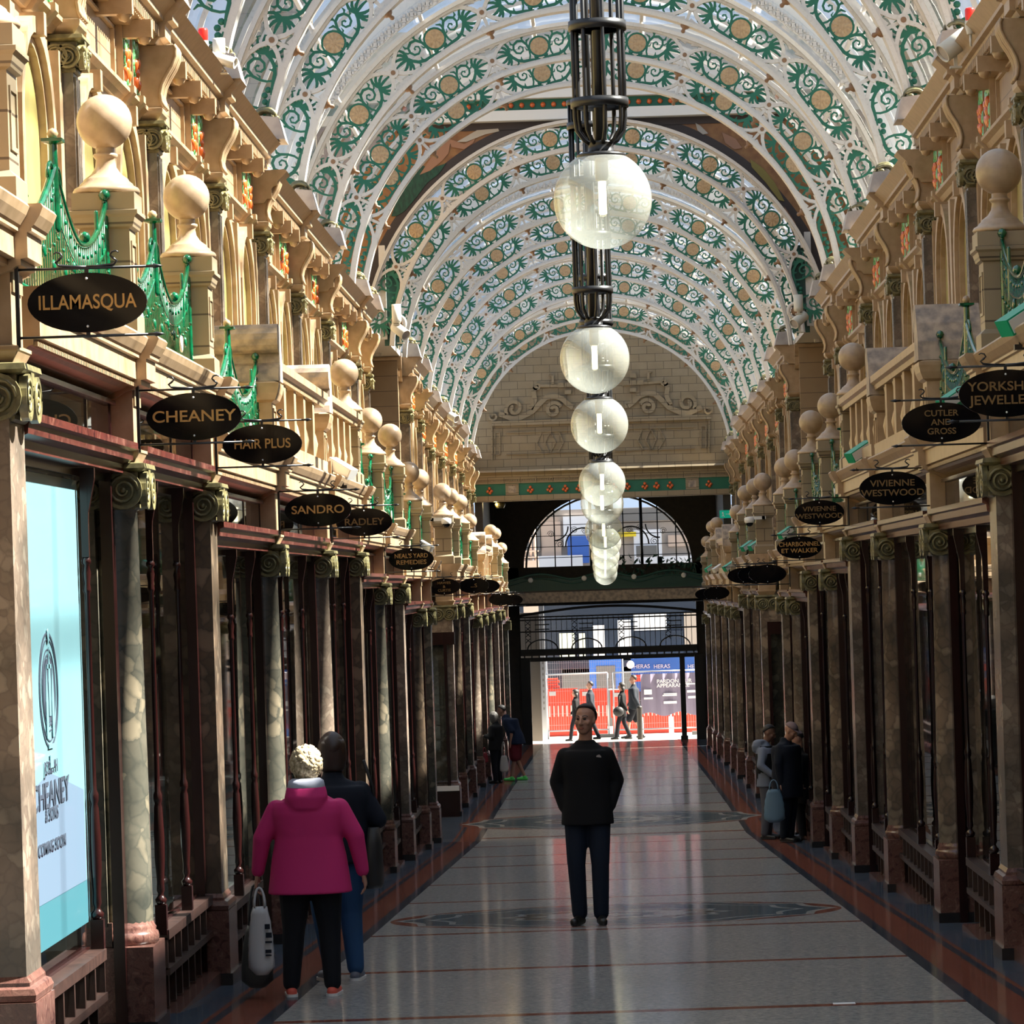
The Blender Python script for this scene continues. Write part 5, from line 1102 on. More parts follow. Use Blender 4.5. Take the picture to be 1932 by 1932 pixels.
def person(name, label, loc, rz, h, J=None, legs='trousers', top='jacket', ctop='coat_black', cleg='trouser_black', chair='hair_dark', wide=1.0, hem=.80, sleeve=1.0, flare=1.0, det=1, hood=None, shoes='shoe_black',
           hairst='short', lean=0, yaw=0, pitch=0, hands=(1, 1), curl=.5, collar=True, bareleg=False, cskin='skin', neckv=True):
    t = thing(name, label, 'person', loc, rz); s = h/1.75; t.scale = (s, s, s)
    j = dict(pel=(0, 0, .94), che=(0, .0, 1.30), nck=(0, .01, 1.47), hd=(0, -.012, 1.635), shL=(-.17, 0, 1.42), shR=(.17, 0, 1.42), elL=(-.25, .02, 1.13), elR=(.25, .02, 1.13), wrL=(-.27, -.05, .88), wrR=(.27, -.05, .88),
             hiL=(-.085, 0, .92), hiR=(.085, 0, .92), knL=(-.095, -.01, .50), knR=(.095, -.01, .50), anL=(-.1, .03, .085), anR=(.1, .03, .085), toL=(-.115, -.13, .035), toR=(.115, -.13, .035))
    j.update(J or {}); j = {k: Vector(v) for k, v in j.items()}
    W = wide; R = Matrix.Rotation(yaw, 3, 'Z') @ Matrix.Rotation(pitch, 3, 'X')
    vox = .0065 if det >= 2 else .011 if det == 1 else .016
    b = MB()
    b.cap(j['nck']-V3(0, 0, .06), j['hd']-R@V3(0, -.01, .06), .058, .052, 14); head(b, j['hd'], R)
    b.loft([(*(j['pel']+V3(0, 0, -.06)), .13*W, .09*W), (*j['pel'], .15*W, .10*W), (*(j['pel'].lerp(j['che'], .45)), .12*W, .09*W), (*j['che'], .155*W, .105), (*(j['nck']-V3(0, 0, .09)), .11, .07), (*j['nck'], .055, .052)])
    for q, sg in (('L', -1), ('R', 1)):
        b.cap(j['sh'+q]+V3(sg*((W-1)*.13-.045), 0, -.07), j['el'+q], .046, .036, 12); b.cap(j['el'+q], j['wr'+q], .040, .026, 12)
        if det: hand(b, j['wr'+q], j['el'+q], -sg, curl, 1.0, V3(-sg, 0, 0) if curl < 1 else V3(0, -1, 0))
        else: b.cap(j['wr'+q], j['wr'+q]+(j['wr'+q]-j['el'+q]).normalized()*.12, .028, .02)
        b.cap(j['hi'+q], j['kn'+q], .075, .052, 12); b.cap(j['kn'+q], j['an'+q], .052, .036, 12)
    o = ob('body', b.mesh('body', cskin), t); remesh(o, vox, 2)
    # top garment
    g = MB(); che, pel, nck = j['che'], j['pel'], j['nck']; hz = hem
    hp = pel.lerp(che, (hz-pel.z)/(che.z-pel.z))
    g.loft([(hp.x, hp.y, hz, .185*W*flare, .135*W*flare), (*(pel+V3(0, 0, .05)), .175*W*(flare+1)/2, .13*W), (*pel.lerp(che, .55), .165*W, .125*W), (*che, .185*W, .13*W), (*(che+V3(0, 0, .05)), .18*W, .125*W), (*(che+V3(0, 0, .09)), .165*W, .115*W), (*(nck-V3(0, 0, .075)), .145*W**.7, .105), (*(nck-V3(0, 0, .05)), .12*W**.6, .095), (*(nck-V3(0, 0, .03)), .095, .08), (*(nck+V3(0, 0, .00)), .072, .072)], 40)
    for q, sg in (('L', -1), ('R', 1)):
        sh, el, wr = j['sh'+q], j['el'+q], j['wr'+q]; sh = sh + V3(sg*((W-1)*.13-.035), 0, -.075)
        g.cap(sh, el, .070*W**.35, .060*W**.35, 18)
        if sleeve > .6: e2_ = el.lerp(wr, .93 if sleeve >= 1 else (sleeve-.5)*2); g.cap(el, e2_, .059*W**.35, .048, 18)
    if collar: g.lathe([(.066, nck.z-.02), (.072, nck.z+.035), (.060, nck.z+.035)], 18, nck.x, nck.y)
    if hood: g.loft([(nck.x, nck.y+hood*.11, nck.z-.17, .05, .03), (nck.x, nck.y+hood*.12, nck.z-.13, .12, .07), (nck.x, nck.y+hood*.10, nck.z-.05, .155, .10), (nck.x, nck.y+hood*.075, nck.z+.02, .14, .10), (nck.x, nck.y+hood*.055, nck.z+.045, .11, .085)])
    o = ob(top, g.mesh(top, ctop), t); remesh(o, max(vox, .009), 9, .6)
    # legs
    g = MB(); g.loft([(*(j['pel']-V3(0, 0, .07)), .13*W, .10*W), (*j['pel'], .155*W, .115*W), (*(j['pel']+V3(0, 0, .08)), .14*W, .105*W)])
    for q in 'LR':
        g.cap(j['hi'+q], j['kn'+q], .098*W, .072*W**.5, 14)
        if not bareleg: g.cap(j['kn'+q], j['an'+q].lerp(j['kn'+q], .03), .070*W**.5, .062, 14)
        else: g.cap(j['hi'+q], j['kn'+q]+V3(0, 0, .03), .1*W, .085*W, 14)
    o = ob(legs, g.mesh(legs, cleg), t); remesh(o, max(vox, .009), 3)
    for q in 'LR':
        an, to = j['an'+q], j['to'+q]; g = MB(); d = to-an; d.z = 0; d = d.normalized() if d.length > .01 else V3(0, -1, 0)
        hl = V3(an.x, an.y, to.z)-d*.035
        g.cap(hl+V3(0, 0, .0), to, .038, .036, 12); g.cap(an-V3(0, 0, .01), V3(an.x, an.y, to.z+.02), .044, .04, 12); g.cap(hl.lerp(to, .3)+V3(0, 0, .018), to+V3(0, 0, .0), .036, .032, 12)
        g.v = [(a, b_, max(c_, to.z-.034)) for a, b_, c_ in g.v]
        o = ob('shoe', g.mesh('shoe', shoes), t); remesh(o, .009, 2)
        if shoes in ('shoe_coral', 'shoe_grey'):
            sl = MB(); k = 14; pr = []
            c0, c1 = hl, to
            u = d.cross(V3(0, 0, 1))
            for i in range(k): a = PI/2+PI*i/(k-1); pr.append(c0 + d*.042*math.cos(a)*1 + u*.042*math.sin(a))
            for i in range(k): a = -PI/2+PI*i/(k-1); pr.append(c1 + d*.042*math.cos(a) + u*.042*math.sin(a))
            sl.prism([(p.x, p.y) for p in pr], to.z-.036, to.z-.012, 'z'); ob('sole', sl.mesh('sole', 'tagw'), o)
    # hair and face
    hc = j['hd']; P = lambda x, y, z: hc + R @ V3(x, y, z)
    g = MB(); k = MB()
    def shell(cut, thick, lobes=0, base=(0, .018, .03), r=(.081, .098, .094), down=-.3):
        n, hh = 28, 18; vs = []; fs = []
        RR = random.Random(4)
        for i in range(hh+1):
            th = PI*i/hh
            for q in range(n):
                a = 2*PI*q/n; x, y, z = math.sin(th)*math.cos(a), math.sin(th)*math.sin(a), math.cos(th)
                lim = cut(x, y)
                f_ = 1+thick + (lobes*(.5+.5*math.sin(5*a+3*th))*(.5+.5*math.sin(7*th+2*a)) if lobes else 0)
                if z < lim:
                    sc_ = math.sqrt(max(0.0, 1-min(1, lim*lim)))*(.97 if lobes else .86)/max(1e-6, math.hypot(x, y)); z = lim-(0 if lobes else .03); x *= sc_; y *= sc_; f_ = f_ if lobes else 1
                vs.append(P(base[0]+x*r[0]*f_, base[1]+y*r[1]*f_, base[2]+z*r[2]*f_))
        fs = [(i*n+q, i*n+(q+1) % n, (i+1)*n+(q+1) % n, (i+1)*n+q) for i in range(hh) for q in range(n)]
        k.add(vs, fs, 0, True)
    if hairst == 'short': shell(lambda x, y: .60+.25*min(1, (-y-.3)/.7) if y < -.3 else (.60-.35*(y+.3)/.4 if y < .1 else .25-.75*min(1, (y-.1)/.5)), .10)
    elif hairst == 'bob': shell(lambda x, y: .35 if y < -.45 else -1.0, .20, .05); k.loft([(*P(0, .035, -.14), .07, .06), (*P(0, .03, -.12), .09, .08), (*P(0, .028, -.06), .102, .098), (*P(0, .024, .0), .103, .108), (*P(0, .02, .05), .099, .108), (*P(0, .018, .09), .085, .095)], 28)
    elif hairst == 'curly':
        shell(lambda x, y: .35 if y < -.5 else -.95, .22, .10); RR = random.Random(2)
        for _ in range(230):
            a_, b_ = RR.uniform(-.3, PI+.3), RR.uniform(-.9, 1); q_ = math.sqrt(1-b_*b_); k.sphere(P(.098*q_*math.cos(a_), .018+.112*q_*math.sin(a_), .02+.112*b_), RR.uniform(.014, .026), 8, 0, (1, 1, RR.uniform(.8, 1.3)))
    elif hairst == 'long': shell(lambda x, y: .35 if y < -.5 else -1.0, .17); k.loft([(*P(0, .06, -.22), .06, .03), (*P(0, .06, -.12), .085, .045), (*P(0, .04, 0), .09, .07)])
    elif hairst == 'cap': shell(lambda x, y: .18, .12); k.add([P(x*.085, -.08-.07*math.sqrt(max(0, 1-x*x)), .055-.012*(1-x*x)) for x in [i/6-1 for i in range(13)]] + [P(.085, -.04, .06), P(-.085, -.04, .06)], [tuple(range(15))])
    if k.v: ob('hair' if hairst != 'cap' else 'flat_cap', k.mesh('hair', chair), t)
    if det >= 2:
        e = MB()
        for sg in (-1, 1):
            e.add([P(sg*.028+v[0], -.079+v[1], .010+v[2]) for v in (lambda m_: (m_.sphere((0, 0, 0), .0115, 10, 0, (1.15, .6, .7)), m_)[1])(MB()).v], (lambda m_: (m_.sphere((0, 0, 0), .0115, 10), m_)[1])(MB()).f, 0, True)
            for q, (xx, zz) in enumerate(((.014, .0315), (.021, .0345), (.029, .036), (.037, .034), (.044, .030))): e.cap(P(sg*xx, -.088+.0006*q*q*2, zz), P(sg*(xx+.006), -.087+.0006*q*q*2, zz), .0035, .0035, 6, 1)
        e.cap(P(-.018, -.083, -.062), P(.018, -.083, -.062), .0045, .0045, 8, 2); e.cap(P(-.011, -.084, -.069), P(.011, -.084, -.069), .005, .005, 8, 2)
        ob('face_features', e.mesh('face_features', ['hair_dark', chair, 'lips']), t)
    return t
cloth('coat_black', (.008, .008, .009)); cloth('trouser_black', (.009, .010, .014)); cloth('denim', (.03, .085, .20)); cloth('denim_dark', (.012, .018, .032)); cloth('pink', (.60, .035, .18), .7)
cloth('coat_navy', (.010, .013, .022)); cloth('maroon', (.16, .02, .03)); cloth('grey_marl', (.22, .25, .32)); cloth('lining', (.50, .52, .62)); cloth('grey_track', (.12, .12, .14)); cloth('shirt_grey_shaded', (.02, .024, .032)); cloth('navy_tee', (.012, .02, .045))  # grey shirt darkened so the passers-by look shaded; shade is in the colour
M['hair_dark'] = mat('hair_dark', (.012, .009, .008), .6); M['hair_brown'] = mat('hair_brown', (.035, .014, .009), .45, noise=(40, (.015, .007, .005), .3, .7, (3, 3, .4))); M['hair_blonde'] = mat('hair_blonde', (.62, .50, .32), .6, noise=(35, (.34, .25, .14), .32, .6, (2, 2, .6)), bump=.8, bscale=30)
M['hair_grey'] = mat('hair_grey', (.10, .09, .08), .6); M['capc'] = mat('cap_cloth', (.26, .18, .18), .8); M['shoe_black'] = mat('shoe_black', (.012, .011, .010), .35); M['shoe_coral'] = mat('shoe_coral', (.75, .12, .08), .6); M['shoe_grey'] = mat('shoe_grey', (.13, .14, .18), .6); M['shoe_green'] = mat('shoe_green', (.12, .8, .15), .5)
M['skind'] = mat('tan_skin', (.20, .10, .065), .5); M['plastic'] = mat('carrier_plastic', (.50, .50, .52), .3, bump=.6, bscale=9); M['blackbag'] = mat('black_fabric_bag', (.008, .008, .009), .6); M['bluebag'] = mat('blue_bag', (.14, .24, .33), .5, bump=.4, bscale=8); M['canvas'] = mat('canvas_tote', (.50, .47, .44), .8); M['redbag'] = mat('red_bag', (.22, .01, .02), .5)
def at(x, y, Z): p = PX(x, y, Z); return (p.x, Z, zfl(Z))
# the man in black walking towards the camera, hands in pockets
p = at(1115, 1745, 29.4)
person('person', 'person in black jacket and dark jeans standing mid floor, hands in pockets, facing the camera', p, 0, 1.72,
       J=dict(shL=(-.185, 0, 1.42), shR=(.185, 0, 1.42), elL=(-.235, .05, 1.14), elR=(.24, .05, 1.14), wrL=(-.178, -.005, .93), wrR=(.178, -.005, .93), hd=(.005, -.02, 1.63), anL=(-.085, .0, .085), toL=(-.13, -.145, .035), anR=(.085, -.05, .085), toR=(.10, -.20, .035), knL=(-.10, -.04, .5), knR=(.09, -.06, .5)),
       wide=1.08, flare=1.06, hem=.80, det=2, ctop='coat_black', cleg='denim_dark', yaw=-.38, curl=.35, collar=False)
o = bpy.data.objects['jacket']; mb = MB(); mb.prism([(-.02, -.006), (.02, -.012), (.018, .0), (.004, .012), (-.016, .006)], -.002, 0, 'y')
ob('chest_emblem', mb.mesh('chest_emblem', 'lead'), o.parent, (.105, -.152, 1.345))
# woman in pink with bags
p = at(592, 1880, 22.3)
t = person('person', 'person with curly blonde hair in a bright pink hooded jacket, seen from behind', p, PI, 1.46,
       J=dict(shL=(-.20, 0, 1.40), shR=(.20, 0, 1.40), elL=(-.33, .0, 1.13), elR=(.33, .0, 1.13), wrL=(-.375, -.05, .86), wrR=(.375, -.05, .88), knL=(-.125, -.01, .5), knR=(.125, -.01, .5), anL=(-.14, .03, .085), anR=(.155, .0, .085), hiL=(-.10, 0, .92), hiR=(.10, 0, .92), toL=(-.16, -.12, .035), toR=(.175, -.14, .035)),
       wide=1.42, flare=1.14, hem=.735, det=2, ctop='pink', cleg='trouser_black', chair='hair_blonde', hairst='curly', hood=1.0, shoes='shoe_coral', curl=.7, collar=False)
mb = MB(); mb.loft([(0, .10, 1.455, .10, .075), (0, .085, 1.49, .135, .10), (0, .07, 1.535, .125, .10), (0, .06, 1.55, .10, .085)]); o = ob('hood_lining', mb.mesh('hood_lining', 'lining'), t); o['label'] = 'pale grey hood lining'
s_ = 1.46/1.75
hx, hz = p[0]-.40*s_, p[2]+.80*s_   # her left hand (world)
def bag(name, lab, c_, w_, d_, h_, m, handle=.12, waves=.02, text_=None):
    t = thing(name, lab, 'bag', c_); g = MB(); n = 24; R_ = random.Random(int(abs(c_[0]*100))); secs = []
    vs = []; hh = 9
    for i in range(hh+1):
        f_ = i/hh; ww = w_*(.5 if i == 0 else 1)*(1-.45*f_**3) ; 
        for q in range(n): a = 2*PI*q/n; e_ = 1+waves*math.sin(5*a+3*i)*2; vs.append((ww/2*math.cos(a)*e_, d_/2*math.sin(a)*e_*(1-.5*f_), -h_+h_*f_))
    g.add(vs, [(i*n+q, i*n+(q+1) % n, (i+1)*n+(q+1) % n, (i+1)*n+q) for i in range(hh) for q in range(n)] + [tuple(range(n))[::-1], tuple(range(hh*n, hh*n+n))], 0, True)
    ob('body', g.mesh('body', m), t); g = MB()
    for y in (-d_*.2, d_*.2): g.tube([(w_*.2*math.cos(a), y*(1-math.sin(a)), handle*math.sin(a)) for a in [PI*i/10 for i in range(11)]], .008, 5)
    ob('handle', g.mesh('handle', m), t); return t
bg1 = bag('carrier_bag', 'crumpled white plastic carrier bag with dark print, held beside the pink jacket', (hx+.045, 22.15, hz-.115), .155, .10, .40, 'plastic', .11)
pr = MB()
for z, h_, x0, x1 in ((-.10, .03, .03, .06), (-.15, .03, .035, .07), (-.20, .012, .03, .07), (-.25, .02, .03, .065), (-.28, .008, .03, .065)): pr.box(x0, x1, -.052, -.046, z-h_, z)
ob('dark_print', pr.mesh('dark_print', 'coat_navy'), bg1)
bag('black_bag', 'large black fabric bag hanging low behind the white carrier bag', (hx-.0, 22.35, hz-.24), .19, .10, .37, 'blackbag', .24, .01)
# companion in dark padded jacket and jeans
p = at(640, 1850, 23.6)
t = person('person', 'person with a brown bob, black padded jacket and blue jeans, walking beside the pink jacket', p, PI+.12, 1.54,
       J=dict(elL=(-.31, .02, 1.14), elR=(.31, .02, 1.14), wrL=(-.20, -.16, 1.10), wrR=(.20, -.16, 1.10), knL=(-.10, -.05, .5), knR=(.10, .03, .5), anL=(-.12, .02, .085), anR=(.05, .06, .085), toL=(-.16, -.12, .035)),
       wide=1.42, flare=.95, hem=.84, det=1, ctop='coat_navy', cleg='denim', chair='hair_brown', hairst='bob', shoes='shoe_grey', curl=.8)
qb = MB(); qb.loft([(0, 0, -.38, .04, .07), (0, 0, -.35, .055, .13), (0, 0, -.1, .05, .12), (0, 0, 0, .035, .10)]); qb.tube([(0, .08, -.02), (.0, .05, .25), (-.05, 0, .42)], .012, 5)
o = ob('shoulder_bag', qb.mesh('shoulder_bag', 'blackbag'), None, (p[0]+.25, 23.55, p[2]+.96)); tag(o, 'slim black shoulder bag on the far side of the padded jacket', 'bag')
# group by the shaded shopfronts
p = at(1450, 1582, 49.6)
person('person', 'young person in grey hooded top and black body warmer, head bowed, shaded side', p, PI*.5-.3, 1.52, J=dict(hd=(.0, -.07, 1.61), wrL=(-.22, -.16, .98), wrR=(.24, -.05, .86)), ctop='grey_marl', cleg='grey_track', hood=1, pitch=.4, det=1, wide=1.1, cskin='skind')
mb = MB(); mb.loft([(0, 0, .84, .195, .15), (0, 0, 1.0, .19, .15), (0, 0, 1.3, .205, .145), (0, 0, 1.42, .15, .11)]); t_ = [o for o in bpy.data.objects if o.name.startswith('person')][-1]; o = ob('body_warmer', mb.mesh('body_warmer', 'coat_black'), t_); o['label'] = 'black body warmer'
p = at(1489, 1592, 48.2)
person('person', 'older person in a checked flat cap and long dark coat, looking down, shaded side', p, PI*.5-.5, 1.56, J=dict(hd=(.0, -.09, 1.59), wrL=(-.24, -.02, .86), elL=(-.27, .0, 1.14), wrR=(.24, -.08, .86)), ctop='coat_navy', cleg='denim_dark', chair='capc', hairst='cap', wide=1.5, hem=.64, pitch=.5, det=1, curl=1.0)
p2 = at(1512, 1590, 49.0)
person('person', 'person in a long black coat half hidden behind the flat cap wearer, shaded side', p2, -PI*.5, 1.40, ctop='coat_black', cleg='trouser_black', chair='hair_dark', wide=1.5, hem=.60, pitch=.5, det=0)
bag('shopping_bag', 'pale blue shopping bag held by the person in the flat cap', (p[0]-.19, 47.85, p[2]+.70), .27, .12, .42, 'bluebag', .12)
# couple far along the sunlit side
p = at(938, 1477, 73.9)
person('person', 'person with greying hair and black clothes leaning to look in a window, far sunlit side', p, -PI*.5-.5, 1.42, J=dict(hd=(.0, -.06, 1.60), wrR=(.10, -.25, 1.15)), ctop='coat_black', cleg='trouser_black', chair='hair_grey', hairst='bob', wide=1.25, det=0, hem=.8)
bag('tote_bag', 'white canvas tote bag on the arm of the person in black, far sunlit side', (p[0]+.16, 73.5, p[2]+.56), .17, .07, .33, 'canvas', .27, .0); bag('red_handbag', 'small dark red handbag beside the person in black, far sunlit side', (p[0]-.22, 73.7, p[2]+.62), .13, .08, .2, 'redbag', .1, .0)
p = at(975, 1474, 75.0)
person('person', 'person in maroon shorts and bright green trainers bending forward, far sunlit side', p, -PI*.5-.2, 1.60, J=dict(che=(0, -.10, 1.27), nck=(0, -.2, 1.42), hd=(0, -.30, 1.53), shL=(-.17, -.14, 1.38), shR=(.17, -.14, 1.38), elL=(-.22, -.08, 1.10), elR=(.24, -.02, 1.10), wrL=(-.2, -.14, .86), wrR=(.22, -.06, .85), anL=(-.1, .16, .085), toL=(-.1, .01, .035), anR=(.1, -.08, .085), toR=(.1, -.24, .035)),
       ctop='navy_tee', cleg='maroon', legs='shorts', top='shirt', sleeve=.4, wide=1.35, bareleg=True, shoes='shoe_green', det=0, pitch=.3)
# passers-by in the street, in profile
WALK = lambda e: dict(anL=(-.09, .22, .085), toL=(-.09, .07, .035), anR=(.09, -.20, .085), toR=(.09, -.36, .035), knL=(-.09, .05, .5), knR=(.09, -.14, .52), wrL=(-.22, -.16, .92), wrR=(.22, .14, .9))
for x, y, Z, h_, rz, lab, kw in ((1088, 1394, 106.5, 1.45, -PI/2, 'small silhouetted person in dark clothes walking past outside, first of four', dict(hairst='long')), (1116, 1393, 107.5, 1.66, -PI/2, 'silhouetted person with a pale-edged jacket walking past outside, second of four', dict(ctop='shirt_grey_shaded')),
        (1176, 1394, 106.5, 1.60, -PI/2, 'long-haired silhouetted person with a black shoulder bag outside, third of four', dict(hairst='long', hem=.7)), (1198, 1391, 107.4, 1.80, -PI/2, 'tall person in grey shirt and shorts walking outside, last of four', dict(ctop='shirt_grey_shaded', bareleg=True, cleg='trouser_black', legs='shorts', wide=1.2))):
    q = at(x, y, Z); person('person', lab, q, rz, h_, J=WALK(1), det=0, **{**dict(ctop='coat_black', cleg='trouser_black'), **kw})
q = at(1166, 1352, 106.3); mb = MB(); mb.sphere((0, 0, 0), .16, 12, 0, (1, .6, .9)); mb.tube([(0, 0, .1), (.05, 0, .45)], .012, 5); o = ob('handbag', mb.mesh('handbag', 'blackbag'), None, (q[0]+.02, 106.2, EYE-(1343-1100)*106.3/F)); tag(o, 'round black handbag carried by the long-haired passer-by outside', 'bag')

# ------------------------------------------------------------------ the street beyond
M['pave'] = mat('pale_paving', (.50, .47, .42), .8, noise=(1.5, (.38, .36, .33), .35, .6)); M['barr'] = mat('red_barrier_plastic', (.80, .06, .03), .45); M['barr2'] = mat('grey_sticker', (.45, .42, .42), .5)
M['blue'] = mat('blue_banner', (.03, .12, .42), .5); M['bluef'] = mat('blue_frame', (.04, .16, .55), .5); M['galv'] = mat('galvanised_tube', (.45, .46, .48), .4, metal=.6); M['bann'] = mat('mauve_banner', (.20, .17, .24), .6, bump=.5, bscale=3)
M['asph'] = mat('grey_road', (.16, .155, .15), .85); M['hoard'] = mat('grey_hoarding', (.22, .19, .16), .7); M['brick'] = mat('buff_facade', (.35, .30, .26), .8); M['dglass'] = mat('office_glass', (.03, .04, .06), .1); M['litw'] = mat('lit_window', (.6, .62, .5), .4, emit=(.6, .65, .45), es=.35); M['sheet'] = mat('pale_sheeting', (.75, .76, .8), .5); M['bsheet'] = mat('blue_sheeting', (.05, .14, .50), .5); M['scaff'] = mat('pinkish_facade', (.55, .42, .34), .8)
mb = MB(); mb.add([(-20, 104.4, zfl(104.4)), (20, 104.4, zfl(104.4)), (20, 150, zfl(110)), (-20, 150, zfl(110)), (-20, 109, zfl(109)), (20, 109, zfl(109))], [(0, 1, 5, 4), (4, 5, 2, 3)]); struct('street', mb, 'pave')
zs = zfl(109)
def rect(x0, y0, x1, y1, Z): a, b = PX(x0, y0, Z), PX(x1, y1, Z); return a.x, b.x, b.z, a.z
t = thing('street_hoarding', 'plain grey hoarding panel at the sunlit edge of the street opening', 'hoarding', (0, 105.4, 0)); x0, x1, z0, z1 = rect(985, 1244, 1024, 1398, 105.4)
mb = MB(); mb.box(x0-1, x1, -.05, .05, z0, z1+1.3); mb2 = MB(); mb2.box(x1, x1+.14, -.06, .06, z0, z1+1.9); pr = MB()
for k in range(9): pr.box(x1+.05, x1+.09, -.065, -.06, z1-.15-k*.16, z1-.08-k*.16)
put(t, [('board', mb.mesh('board', 'hoard')), ('edge_banner', mb2.mesh('edge_banner', 'sheet')), ('small_print', pr.mesh('small_print', 'barr2'))])
ZB = 111.5; n_ = 0
for q, (xa, xb, ya_, yb_) in enumerate(((1031, 1092, 1300, 1353), (1093, 1150, 1300, 1353), (1151, 1208, 1302, 1352), (1209, 1265, 1303, 1351), (1266, 1322, 1304, 1350))):
    x0, x1, z0, z1 = rect(xa, ya_, xb, yb_, ZB); w_, h_ = x1-x0-.01, z1-z0; t = thing('plastic_barrier', f"red plastic road barrier with pale slots, {ORD[q]} along the street from the sunlit side", 'barrier', (x0, ZB, zs), 0, 'red road barriers')
    z0 -= zs; z1 -= zs; b_ = MB(); b_.prism([(-.22, z0), (.0, z0), (.05, z0+h_*.5), (.0, z0+h_*.72), (.0, z1), (-.18, z1)], 0, w_, 'x'); b_.box(0, w_, -.21, .02, z1-.04, z1); b_.box(.05, w_-.05, -.2, 0, 0, z0)
    sl = MB()
    for k in range(7): sl.box(.06+k*w_/7.2, .10+k*w_/7.2, -.235, -.21, z0+.04, z0+h_*.42)
    sl.box(.08, .28, -.215, -.2, z1-.2, z1-.08, 1)
    put(t, [('body', b_.mesh('body', 'barr')), ('slots', sl.mesh('slots', ['canvas', 'barr2']))])
x0, x1, z0, z1 = rect(1030, 1279, 1056, 1298, ZB+.3); t = thing('barrier_pile', 'pile of red barrier feet on top of the barriers at the sunlit end', 'pile', (0, ZB+.1, 0)); mb = MB()
for k in range(4): mb.box(x0, x1-.04*(k % 2), -.2, .1, z0+(z1-z0)*k/4+.01, z0+(z1-z0)*(k+1)/4-.01)
mb.box(x0+.1, x0+.2, 0, .1, zs, z0); ob('slab', mb.mesh('slab', 'barr'), t)
def fence(xa, xb, yt, yb_, Z, lab, label_):
    x0, x1, z0, z1 = rect(xa, yt, xb, yb_, Z); t = thing('mesh_fence', label_, 'fence', (0, Z, 0)); fr = MB()
    for z in (z0, z1): fr.tube([(x0, 0, z), (x1, 0, z)], .022, 6)
    for x in (x0, x1): fr.tube([(x, 0, zs), (x, 0, z1)], .022, 6)
    ms = MB(); k = int((x1-x0)/.07)
    for i in range(k): x = x0+(i+.5)*(x1-x0)/k; ms.box(x-.003, x+.003, -.003, .003, z0, z1)
    for i in range(5): z = z0+(i+.5)*(z1-z0)/5; ms.box(x0, x1, -.003, .003, z-.003, z+.003)
    ft = MB(); ft.box(x1-.3, x1+.3, -.12, .12, zs, zs+.1)
    put(t, [('frame', fr.mesh('frame', 'galv')), ('mesh_panel', ms.mesh('mesh_panel', 'galv')), ('foot', ft.mesh('foot', 'asph'))])
fence(1031, 1149, 1273, 1376, 109.5, '', 'steel mesh fence panel in front of the red barriers, sunlit end'); fence(1156, 1325, 1269, 1372, 109.5, '', 'steel mesh fence panel carrying the mauve banner'); fence(1031, 1176, 1246, 1300, 114.6, '', 'taller steel mesh fence behind the red barriers'); 
t = thing('mauve_banner', 'mauve translucent banner tied on the mesh fence with white lettering', 'banner', (0, 109.3, 0)); x0, x1, z0, z1 = rect(1208, 1272, 1322, 1345, 109.3)
mb = MB(); n = 24; vs = []
for i in range(n+1):
    for z in (z0+.12*math.sin(i*.5)*.5, z1): vs.append((x0+(x1-x0)*i/n, .04*math.sin(i*1.3), z))
mb.add(vs, [(2*i, 2*i+2, 2*i+3, 2*i+1) for i in range(n)]); ob('sheet', mb.mesh('sheet', 'bann'), t)
def ptext(txt, x, y, Z, sz, m, par, al='LEFT', dy=0):
    p = PX(x, y, Z); return text('lettering', txt, sz, m, par, (p.x, dy, p.z-par.location.z), al=al)
ptext('PARDON OUR', 1239, 1286, 109.3, .155, 'tagw', t, dy=-.07); ptext('APPEARANCE', 1239, 1294, 109.3, .155, 'tagw', t, dy=-.07)
ms_ = MB(); a_, b__, c__, d__ = rect(1215, 1301, 1230, 1310, 109.3); ms_.box(a_, b__, -.07, -.06, c__, d__)
for (xa, ya_, xb, yb_) in ((1215, 1316, 1232, 1319), (1252, 1308, 1277, 1309.5), (1250, 1311, 1277, 1312.5), (1252, 1323, 1277, 1327), (1296, 1302, 1312, 1306), (1298, 1313, 1314, 1317), (1294, 1289, 1312, 1291)): a_, b__, c__, d__ = rect(xa, ya_, xb, yb_, 109.3); ms_.box(a_, b__, -.07, -.06, c__, d__)
ob('small_print', ms_.mesh('small_print', 'tagw'), t)
t = thing('blue_banner', 'blue banner strip with pale capitals above the mauve banner', 'banner', (0, 114, 0)); x0, x1, z0, z1 = rect(1190, 1243, 1345, 1300, 114); mb = MB(); mb.box(x0, x1, -.02, .02, z0, z1); mb.box(x0, x0+.6, -.03, -.02, z0+.3, z0+.5, 1); a_, b__, c__, d__ = rect(1186, 1245, 1192, 1263, 114); 
mb.lathe([(.1, -.06), (.12, -.04)], 14, a_+.05, (c__+d__)/2, 2, 'y'); ob('sheet', mb.mesh('sheet', ['blue', 'barr', 'sheet']), t)
for x in (1195, 1233, 1297): ptext('HERAS', x, 1258, 114, .17, 'lining', t, dy=-.04)
mb = MB(); mb.box(x0+.05, x0+.1, 0, .1, zs, z1); mb.box(x1-.1, x1-.05, 0, .1, zs, z1); ob('post', mb.mesh('post', 'galv'), t)
t = thing('site_cabin', 'blue framed site cabin with a dark grey panel behind the fence', 'cabin', (0, 118, 0)); x0, x1, z0, z1 = rect(1111, 1244, 1177, 1390, 118); a = MB(); a.box(x0, x1, 0, 2, zs, z1); b_ = MB(); b_.box(x0+.22, x1-.2, -.02, 0, zs, z1-.22); put(t, [('frame', a.mesh('frame', 'bluef')), ('panel', b_.mesh('panel', 'hoard' if False else 'asph'))])
